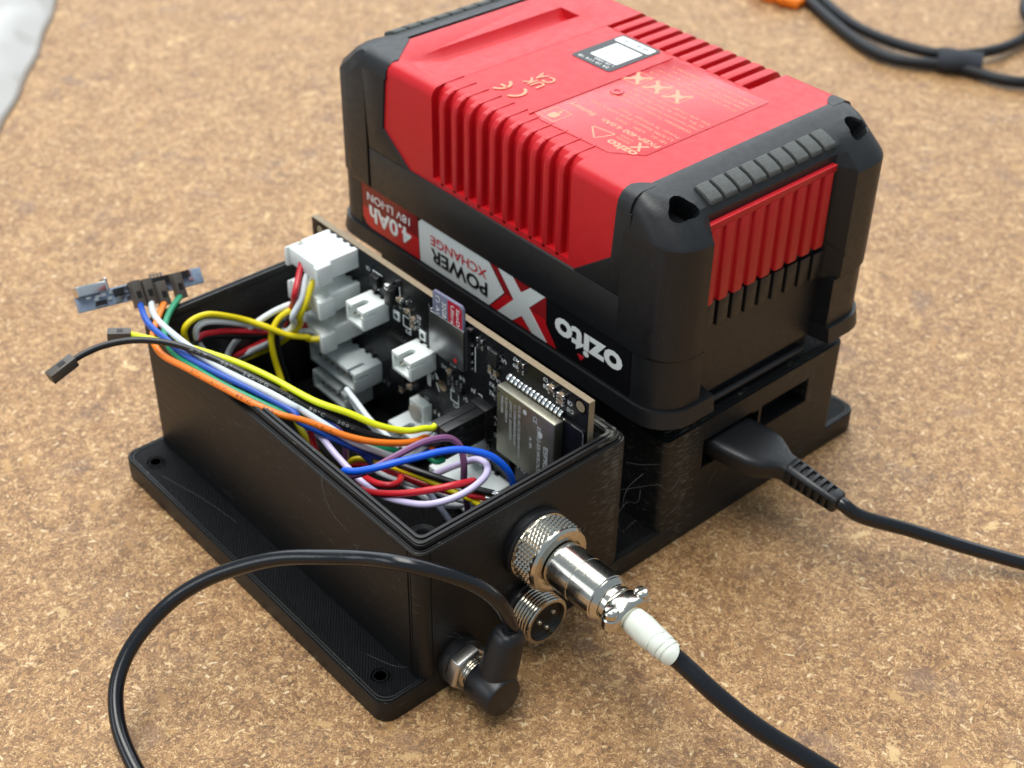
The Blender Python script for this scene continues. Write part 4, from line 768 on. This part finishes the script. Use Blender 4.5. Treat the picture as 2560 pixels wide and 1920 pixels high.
# small serial adapter the leads plug on to
ad = thing('serial_adapter', 'small bluish circuit board with metal socket hanging past the box corner', 'adapter', tuple((A_ + Bm)/2))
def AB(u, v, w): return A_ + e1*u + e2*v + e3*w
ax3 = (e1, e2, e3); L = (Bm - A_).length
b = B(); b.obox(AB(L/2, .2, -1.2), ax3, (L/2, 2.6, 1.0)); obj('board', b, 'adapter_board', ad, bevel=.15)
b = B(); b.obox(AB(4.6, 3.6, .6), ax3, (4.9, 1.6, 1.9)); b.obox(AB(9.4, 4.0, .6), ax3, (.5, 2.1, 2.2)); obj('usb_socket', b, 'tin', ad, bevel=.5)
b = B(); b.obox(AB(27.4, 1.6, .4), ax3, (10.6, 1.1, .6)); obj('pin_strip', b, 'black_plastic', ad)
b = B(); rr = random.Random(3)
for i in range(26): b.obox(AB(2 + rr.random()*16 + (22 if i > 18 else 0), -1.6 + rr.random()*3.6, .0), ax3, (.5 + rr.random()*.7, .3 + rr.random()*.3, .3))
obj('solder_joint', b, 'tin', ad)
b = B(); b.obox(AB(13.5, 1.0, .2), ax3, (1.6, 1.2, .5)); b.obox(AB(7.0, -1.0, .1), ax3, (1.8, .7, .4)); obj('logic_chip', b, 'black_plastic', ad)
b = B()
for i in range(4): b.obox(AB(25 + i*1.2, 3.2, .1), ax3, (.35, .8, .3))
obj('header_pin', b, 'nickel', ad)
# plugs with four wires each on the board's left end
def harness(k, z, label):
    t_ = thing('wire_harness', label, 'wire harness', (64, 119, z), 'four-wire harnesses plugged into the board')
    b = B(); b.box(62.2, 70.5, 111.9, 125.7, z + 1.6, z + 6.2); b.box(61.6, 64.6, 110.9, 126.8, z + 1.0, z + 6.9); b.box(62.6, 66.4, 110.4, 111.9, z + 2.6, z + 5.2); b.prism([(109.4, z + .2), (111.4, z + .2), (111.4, z + 7.2), (109.8, z + 6.6)], 60.6, 66.2, 'x'); b.prism([(127.9, z + .2), (126.2, z + .2), (126.2, z + 7.2), (127.5, z + 6.6)], 60.6, 66.2, 'x')
    pl = obj('plug', b, 'nylon', t_, bevel=.3)
    for c in 'rwyk':
        n = 'h%d%s' % (k, c)
        if n in PATHS: bb, mt_ = wire_mesh(n, 7); obj('wire', bb, mt_, t_, label={'r': 'red wire', 'w': 'white wire', 'y': 'yellow wire', 'k': 'black wire'}[c])
harness(1, 59.4, 'topmost white plug with red, white and yellow wires hanging down'); harness(2, 46.9, 'middle white plug whose white and yellow wires curve down behind'); harness(3, 34.0, 'lowest white plug whose wires loop out to the left corner')
lw = dict(purple='mauve wire arching up from the left rim over the wires', blueloop='bright blue wire arching across the bay on top of the others', lavender='pale lavender wire sweeping in a big loop round the near bay', redlong='long bright red wire lying on the lavender loop in the near bay', redshort='short red wire bent into a tight hook inside the near bay', yellowfar='yellow wire running to the back of the round metal socket', blackfar='black wire soldered to the back of the round metal socket', redfar='red wire soldered to the back of the round metal socket',
    whitefar='white wire running under the long red wire to the front wall', whitelow='low white wire under the lavender loop', whitedrop='pale grey wire dropping to the floor of the near bay', whiteleft='white wire lying close along the left wall beneath the orange lead', redleft='red wire dropping inside the left wall under the orange lead', yellowleft='dull yellow wire hugging the inside of the left wall', blackleft='black wire next to the dull yellow one inside the left wall', purpledrop='mauve wire dropping steeply beneath the black lead', yellowmid='yellow wire bent over in the middle of the wire tangle', redmid='red wire beside the bent yellow one in the middle of the tangle', bluedrop='dark blue wire diving under the grey lead',
    whiteup='white wire end pointing up beneath the yellow lead', whiteup2='thin white wire beside the upright white wire end')
for n, lbl in lw.items():
    bb, mt_ = wire_mesh(n, 7, 8 if n == 'purple' else 12); o_ = obj('hookup_wire', bb, mt_, None); tag(o_, lbl, 'wire', 'loose wires in the open box')
    if n in ('redfar', 'blackfar'):
        e = Vector(PATHS[n][2][-1]); d = (e - Vector(PATHS[n][2][-2])).normalized(); bb = B(); bb.tube([e - d*.3, e + d*1.2, e + d*2.6], .75, 10, rf=lambda i: (1, 1.15, .5)[i]); s_ = obj('solder_joint', bb, 'tin', o_)

# ================================================================ cables
def cable_thing(name, lbl, cat, n, loc, seg=18, k=9):
    t_ = thing(name, lbl, cat, loc); b = B(); b.tube(path(n, k), PATHS[n][1], seg); obj('cable', b, 'cable', t_, ang=60); return t_
gx = cable_thing('round_plug_cable', 'knurled silver round plug with taped black cable screwed on the box front', 'cable', 'gx', (52, 0, 36.7), 20)
gc0 = (52.0, 0.0, 36.7)
b = B(); b.lathe(gc0, (0, -1, 0), [(0.02, 10.7), (2.2, 10.7), (2.7, 10.2), (2.7, 7)], 48); obj('washer', b, 'rubber', gx)
kn = 52; nl = 11; prof = [(2.4, 9.3), (2.6, 10.0), (3.2, 10.25), (3.4, 9.75)] + [(3.5 + j*6.3/nl, 9.75) for j in range(nl + 1)] + [(9.95, 9.75), (10.1, 10.1), (10.5, 10.1), (11.3, 9.5), (11.6, 8.4), (11.6, 7.3), (10.6, 7.2), (10.6, 5)]
up_at = lambda i, j: 4 < j < 4 + nl and (i + j) % 2 == 0
b = B(); b.lathe(gc0, (0, -1, 0), prof, kn, rf=lambda i, j: .62 if up_at(i, j) else 0.0)
tf = []
for f_ in b.f:
    if len(f_) != 4: tf.append(f_); continue
    u_ = [up_at(v_ % kn, v_ // kn) for v_ in f_]
    if not any(u_): tf.append(f_)
    elif u_[0] or u_[2]: tf += [(f_[0], f_[1], f_[3]), (f_[1], f_[2], f_[3])]
    else: tf += [(f_[0], f_[1], f_[2]), (f_[0], f_[2], f_[3])]
b.f = tf; b.mi = [0]*len(tf); obj('coupling_ring', b, 'nickel', gx, ang=12)
b = B(); b.lathe(gc0, (0, -1, 0), [(9.5, 6.5), (11.7, 6.5), (11.8, 6.75), (20.3, 6.75), (20.4, 6.62), (20.6, 6.62), (20.7, 6.75), (28.6, 6.75), (28.9, 6.5)], 48); sh = obj('plug_shell', b, 'nickel', gx, ang=25)
b = B(); b.lathe(gc0, (0, -1, 0), [(28.8, 6.5), (29.3, 6.55), (30.9, 5.6), (31.0, 5.2), (31.7, 5.15), (31.8, 5.45), (32.7, 5.4), (32.9, 4.9), (34, 4.8)], 40); obj('clamp_neck', b, 'nickel', gx, ang=25)
for s in (1, -1):
    b = B(); loops = []
    for t, rr_ in ((33.0, 4.8), (33.4, 5.2), (35.0, 5.45), (37.0, 5.4), (38.3, 5.0), (38.7, 4.4)):
        lp_ = []
        for i in range(15):
            a = R_(-4 + 188*i/14); r2 = rr_ * (1 + .10*math.cos(2*a)); lp_.append((gc0[0] + r2*math.cos(a)*1.08 - .0, -t, gc0[2] + s*(r2*math.sin(a)*1.0 + .25)))
        lp_ += [(gc0[0] - 3.6, -t, gc0[2] + s*.3), (gc0[0] + 3.6, -t, gc0[2] + s*.3)]; loops.append(lp_)
    b.loft(loops); obj('cable_clamp', b, 'nickel', gx, ang=40)
for sx in (-1, 1):
    b = B(); q = Vector((gc0[0] + sx*5.3, -35.8, gc0[2])); b.lathe(q, (0, 0, 1), [(-3.6, .9), (2.6, 1.0), (2.6, 2.1), (4.0, 2.1), (4.7, 1.6), (4.9, .8), (4.9, .01)], 20)
    cr = B(); cr.box(q.x - 2.2, q.x + 2.2, q.y - .35, q.y + .35, q.z + 4.3, q.z + 6)
    obj('clamp_screw', b, ['nickel', 'nickel'], gx, cuts=cr, ang=30)
    b = B(); b.lathe(q, (0, 0, 1), [(-1.5, 2.0), (-1.1, 2.3), (1.8, 2.3), (2.2, 1.9)], 20); obj('clamp_lug', b, 'nickel', gx)
b = B(); tp = path('gx', 9); pr = []
tp2 = [Vector((51.9, -38.2, 36.6)), Vector((51.8, -39.4, 36.6)), Vector((51.7, -42, 36.5)), Vector((51.5, -45, 36.3)), Vector((51.5, -47.6, 36.15)), Vector((51.4, -48.0, 36.1)), Vector((51.4, -50.0, 36.0)), Vector((51.4, -50.2, 35.95)), Vector((51.4, -51.6, 35.8)), Vector((51.4, -51.8, 35.75)), Vector((51.45, -53.0, 35.55)), Vector((51.5, -53.05, 35.5))]
rs = [3.4, 3.6, 3.75, 3.7, 3.6, 3.45, 3.5, 3.25, 3.35, 3.1, 3.15, 2.3]
tp3 = []; rs3 = []
for i in range(len(tp2) - 1):
    for k_ in range(3): tp3.append(tp2[i].lerp(tp2[i+1], k_/3)); rs3.append(rs[i] + (rs[i+1] - rs[i])*k_/3)
tp3.append(tp2[-1]); rs3.append(rs[-1]); b.tube(tp3, 1, 26, rf=lambda i: rs3[i]); rr = random.Random(4)
for i in range(len(tp3)):
    for k_ in range(26):
        v_ = b.v[i*26 + k_]; f_ = 1 + .010*math.sin(k_*.9 + i*.55) + .008*math.sin(k_*1.7 - i*.9) + .006*(rr.random() - .5); b.v[i*26 + k_] = tp3[i] + (v_ - tp3[i])*f_
tpo = obj('tape_wrap', b, 'tape', gx, ang=35)
pw = cable_thing('power_lead', 'black power lead with right-angle barrel plug arching in front of the box', 'power lead', 'power', (25.4, -14, 9.4), 20)
b = B(); b.lathe(jc, (0, -1, 0), [(9.3, 4.8), (9.4, 5.6), (10.0, 6.0), (18.8, 6.0), (19.5, 5.6), (19.7, 4.8), (19.7, .01)], 32); pb = obj('plug_body', b, 'rubber', pw, ang=40)
st = []; n_ = 24; d = (Vector((31.7, -14.0, 25.9)) - Vector((25.9, -14.4, 8.8))); ln_ = d.length; d.normalize(); sd = Vector((0, 1, 0)); sd = (sd - d*sd.dot(d)).normalized(); s2 = d.cross(sd)
for t, r in ((0, 5.0), (.25, 5.0), (.5, 4.7), (.88, 4.4), (.98, 4.1), (1.04, 3.3), (1.055, 1.8)):
    c_ = Vector((25.9, -14.4, 8.8)) + d*ln_*t; st.append([c_ + sd*(r*math.copysign(abs(math.cos(2*math.pi*i/n_))**.75, math.cos(2*math.pi*i/n_))) + s2*(r*math.copysign(abs(math.sin(2*math.pi*i/n_))**.75, math.sin(2*math.pi*i/n_))) for i in range(n_)])
b = B(); b.loft(st); obj('plug_stalk', b, 'rubber', pw, ang=50)
mid = Vector((25.9, -14.4, 8.8)) + d*ln_*.55; out_ = (Vector((-.35, -1, .1))).normalized(); b = B(); b.lathe(mid + out_*3.75, out_, [(0, .8), (.95, .75), (.95, .01)], 12); obj('vent_hole', b, 'deep_black', pw)

us = cable_thing('usb_cable', 'black USB cable plugged into the front of the battery mount', 'cable', 'usb', (138, 0, 28), 20)
u0 = Vector((132.0, 9.5, 30.2)); pth = [(Vector((132.6, 6, 30.2)), 9.4, 3.6), (Vector((132.9, 1.0, 29.9)), 9.5, 3.7), (Vector((135.6, -8, 28.6)), 9.3, 3.7), (Vector((136.8, -12.0, 27.9)), 8.4, 3.6), (Vector((137.6, -15.0, 27.4)), 6.0, 3.4), (Vector((138.1, -17.2, 27.0)), 4.2, 3.1), (Vector((138.7, -20, 26.6)), 3.7, 3.0)]
loops = []
for i, (c_, hw, hh) in enumerate(pth):
    tdir = (pth[min(i+1, len(pth)-1)][0] - pth[max(i-1, 0)][0]).normalized(); sx_ = Vector((1, 0, 0)); sx_ = (sx_ - tdir*sx_.dot(tdir)).normalized(); sz_ = sx_.cross(tdir)
    if sz_.z < 0: sz_ = -sz_
    loops.append([c_ + sx_*(hw*math.copysign(abs(math.cos(2*math.pi*j/28))**.38, math.cos(2*math.pi*j/28))) + sz_*(hh*math.copysign(abs(math.sin(2*math.pi*j/28))**.5, math.sin(2*math.pi*j/28))) for j in range(28)])
b = B(); b.loft(loops); up_ = obj('plug_grip', b, 'rubber', us, ang=50)
p0, p1 = Vector((138.5, -19, 26.7)), Vector((140.4, -37.0, 24.1)); d = (p1 - p0).normalized(); L_ = (p1 - p0).length
sx_ = Vector((1, 0, 0)); sx_ = (sx_ - d*sx_.dot(d)).normalized(); sz_ = sx_.cross(d); sz_ = sz_ if sz_.z > 0 else -sz_
loops = []
for t, r in ((0, 3.5), (.04, 3.7), (.5, 3.4), (.94, 3.1), (.98, 2.9), (1.0, 2.3)):
    c_ = p0 + d*L_*t; loops.append([c_ + sx_*(r*1.05*math.copysign(abs(math.cos(2*math.pi*j/28))**.6, math.cos(2*math.pi*j/28))) + sz_*(r*math.copysign(abs(math.sin(2*math.pi*j/28))**.6, math.sin(2*math.pi*j/28))) for j in range(28)])
b = B(); b.loft(loops); cc = B()
for i in range(6):
    t = .13 + i*.135; c_ = p0 + d*L_*t; r = 3.7 - .65*t
    for cn in (sz_, -sz_): cc.obox(c_ + cn*(r + .1), (d, cn, d.cross(cn)), (.72, 1.0, 2.1 - .2*t))
    for cn in (sx_, -sx_): cc.obox(c_ + d*1.2 + cn*(r + .3), (d, cn, d.cross(cn)), (.72, 1.0, 1.9 - .2*t))
obj('strain_relief', b, ['rubber', 'deep_black'], us, cuts=cc, ang=40)

# ================================================================ background
cl = thing('coiled_cord', 'thick black cord looped on the board behind the battery, out of focus', 'cord', (460, 160, 0))
for n in ('bg1', 'bg2', 'bg3'): b = B(); b.tube(path(n, 8), PATHS[n][1]*.78, 14); obj('cord', b, 'cord', cl, ang=60)
b = B(); loops = []
for t in range(9):
    c_ = Vector((459, 152.5, 4.5)).lerp(Vector((470.5, 134.5, 4.5)), t/8); dd_ = (Vector((11.5, -18, 0))).normalized(); sd = Vector((-dd_.y, dd_.x, 0)); w_ = 6.6 + 1.2*math.sin(t*.8)
    loops.append([c_ + sd*(w_*math.cos(2*math.pi*j/16)*1.15 + 3.2) + Vector((0, 0, 1))*(5.2*math.sin(2*math.pi*j/16) + 1.0) for j in range(16)])
b.loft(loops); obj('cord_strap', b, 'velcro', cl, ang=60)
oc = thing('orange_clip', 'small orange plastic piece lying at the far edge behind the battery', 'clip', (470, 268, 0))
b = B(); b.prism(rrect(-9, 9, -14, 14, 6), 0.0, 9); b.v = [Vector((470 + p.x*.9 + p.y*.25, 271 + p.y - p.x*.5, p.z)) for p in b.v]; obj('clip_body', b, 'orange_plastic', oc, bevel=2.0, seg=3)
b = B(); b.tube([(468, 262, 5), (462, 254, 4), (466, 249, 3), (474, 250, 3)], 3.2, 12); obj('clip_hook', b, 'orange_plastic', oc)
# white plastic bag, folded and crinkled
bag = B(); nx, ny = 46, 40; rr = random.Random(11)
E0, E1 = Vector((20, 312, 0)), Vector((196, 545, 0)); ed = (E1 - E0); el = ed.length; edn = ed.normalized(); inw = Vector((-edn.y, edn.x, 0))
ph = [(rr.uniform(.02, .09), rr.uniform(-.05, .12), rr.uniform(0, 6.3), rr.uniform(.8, 3.2)) for _ in range(9)]
vv = []
for j in range(ny + 1):
    for i in range(nx + 1):
        u, w_ = i/nx*el, j/ny*190; hgt = 18*(1 - math.exp(-w_/34)) + .4
        for a, b_, c_, am in ph: hgt += am*.7*abs(math.sin(a*u + b_*w_*1.4 + c_))*min(1, w_/14)
        wob = 1.2*math.sin(u*.03) + .6*math.sin(u*.13 + 1); q = E0 + edn*u + inw*(w_ + wob)
        vv.append((q.x, q.y, max(.25, hgt - .4)))
bag.add(vv, [(j*(nx + 1) + i, j*(nx + 1) + i + 1, (j + 1)*(nx + 1) + i + 1, (j + 1)*(nx + 1) + i) for j in range(ny) for i in range(nx)])
me_ = obj('plastic_bag', bag, 'bag_plastic', None, ang=80); tag(me_, 'crumpled white plastic bag at the far left of the board', 'bag')
sm = me_.modifiers.new('sub', 'SUBSURF'); sm.levels = 1; sm.render_levels = 1
so_ = me_.modifiers.new('thick', 'SOLIDIFY'); so_.thickness = .5*S; so_.offset = -1
# stray hairs of print stringing
hb = B(); rr = random.Random(5)
def hair(pts, r=.03): hb.tube(smooth(spline(pts, 6), 2), r, 4)
hair([(24, 0, 20), (26, -2, 18), (20, -2, 23)]); hair([(12.9, 30, 36), (12.6, 26, 40), (12.8, 24, 33)], .03)
hair([(12.9, 40, 57), (11, 38, 54), (10.5, 34, 48), (12.8, 30, 42)]); hair([(88.2, 1, 44), (96, 2, 38), (103.2, 1, 35)]); hair([(88, 2, 33), (95, 2, 30), (103.4, 1, 27), (106, -.8, 24), (110, -1.2, 28)])
hair([(87.8, 3, 22), (93, 4, 24), (98, 4, 21), (101, 6, 23)]); hair([(88, 2, 20), (91, 3, 14), (95, 2, 17), (99, 4, 13)]); hair([(108, -.4, 24), (114, -1.2, 26), (112, -.6, 16), (106, -.5, 14)]); hair([(88, 1, 28), (92, 3, 31), (97, 2, 34)])
hair([(124, -.6, 17), (128, -.9, 22)]); hair([(60, -.3, 20), (66, -1, 24), (72, -.5, 30)]); hair([(72, -2, 2), (82, -5, 2.6), (94, -8, .4)])
hair([(8, 18, 8.0), (10, 9, 9.5), (13, 6, 9.2)]); hair([(4, 120, 8), (8, 100, 8.6), (10, 86, 8.1)])
hs = obj('print_stringing', hb, 'hair', None, ang=80); hs['kind'] = 'stuff'; hs['label'] = 'fine pale hairs of plastic stringing on the printed enclosure'
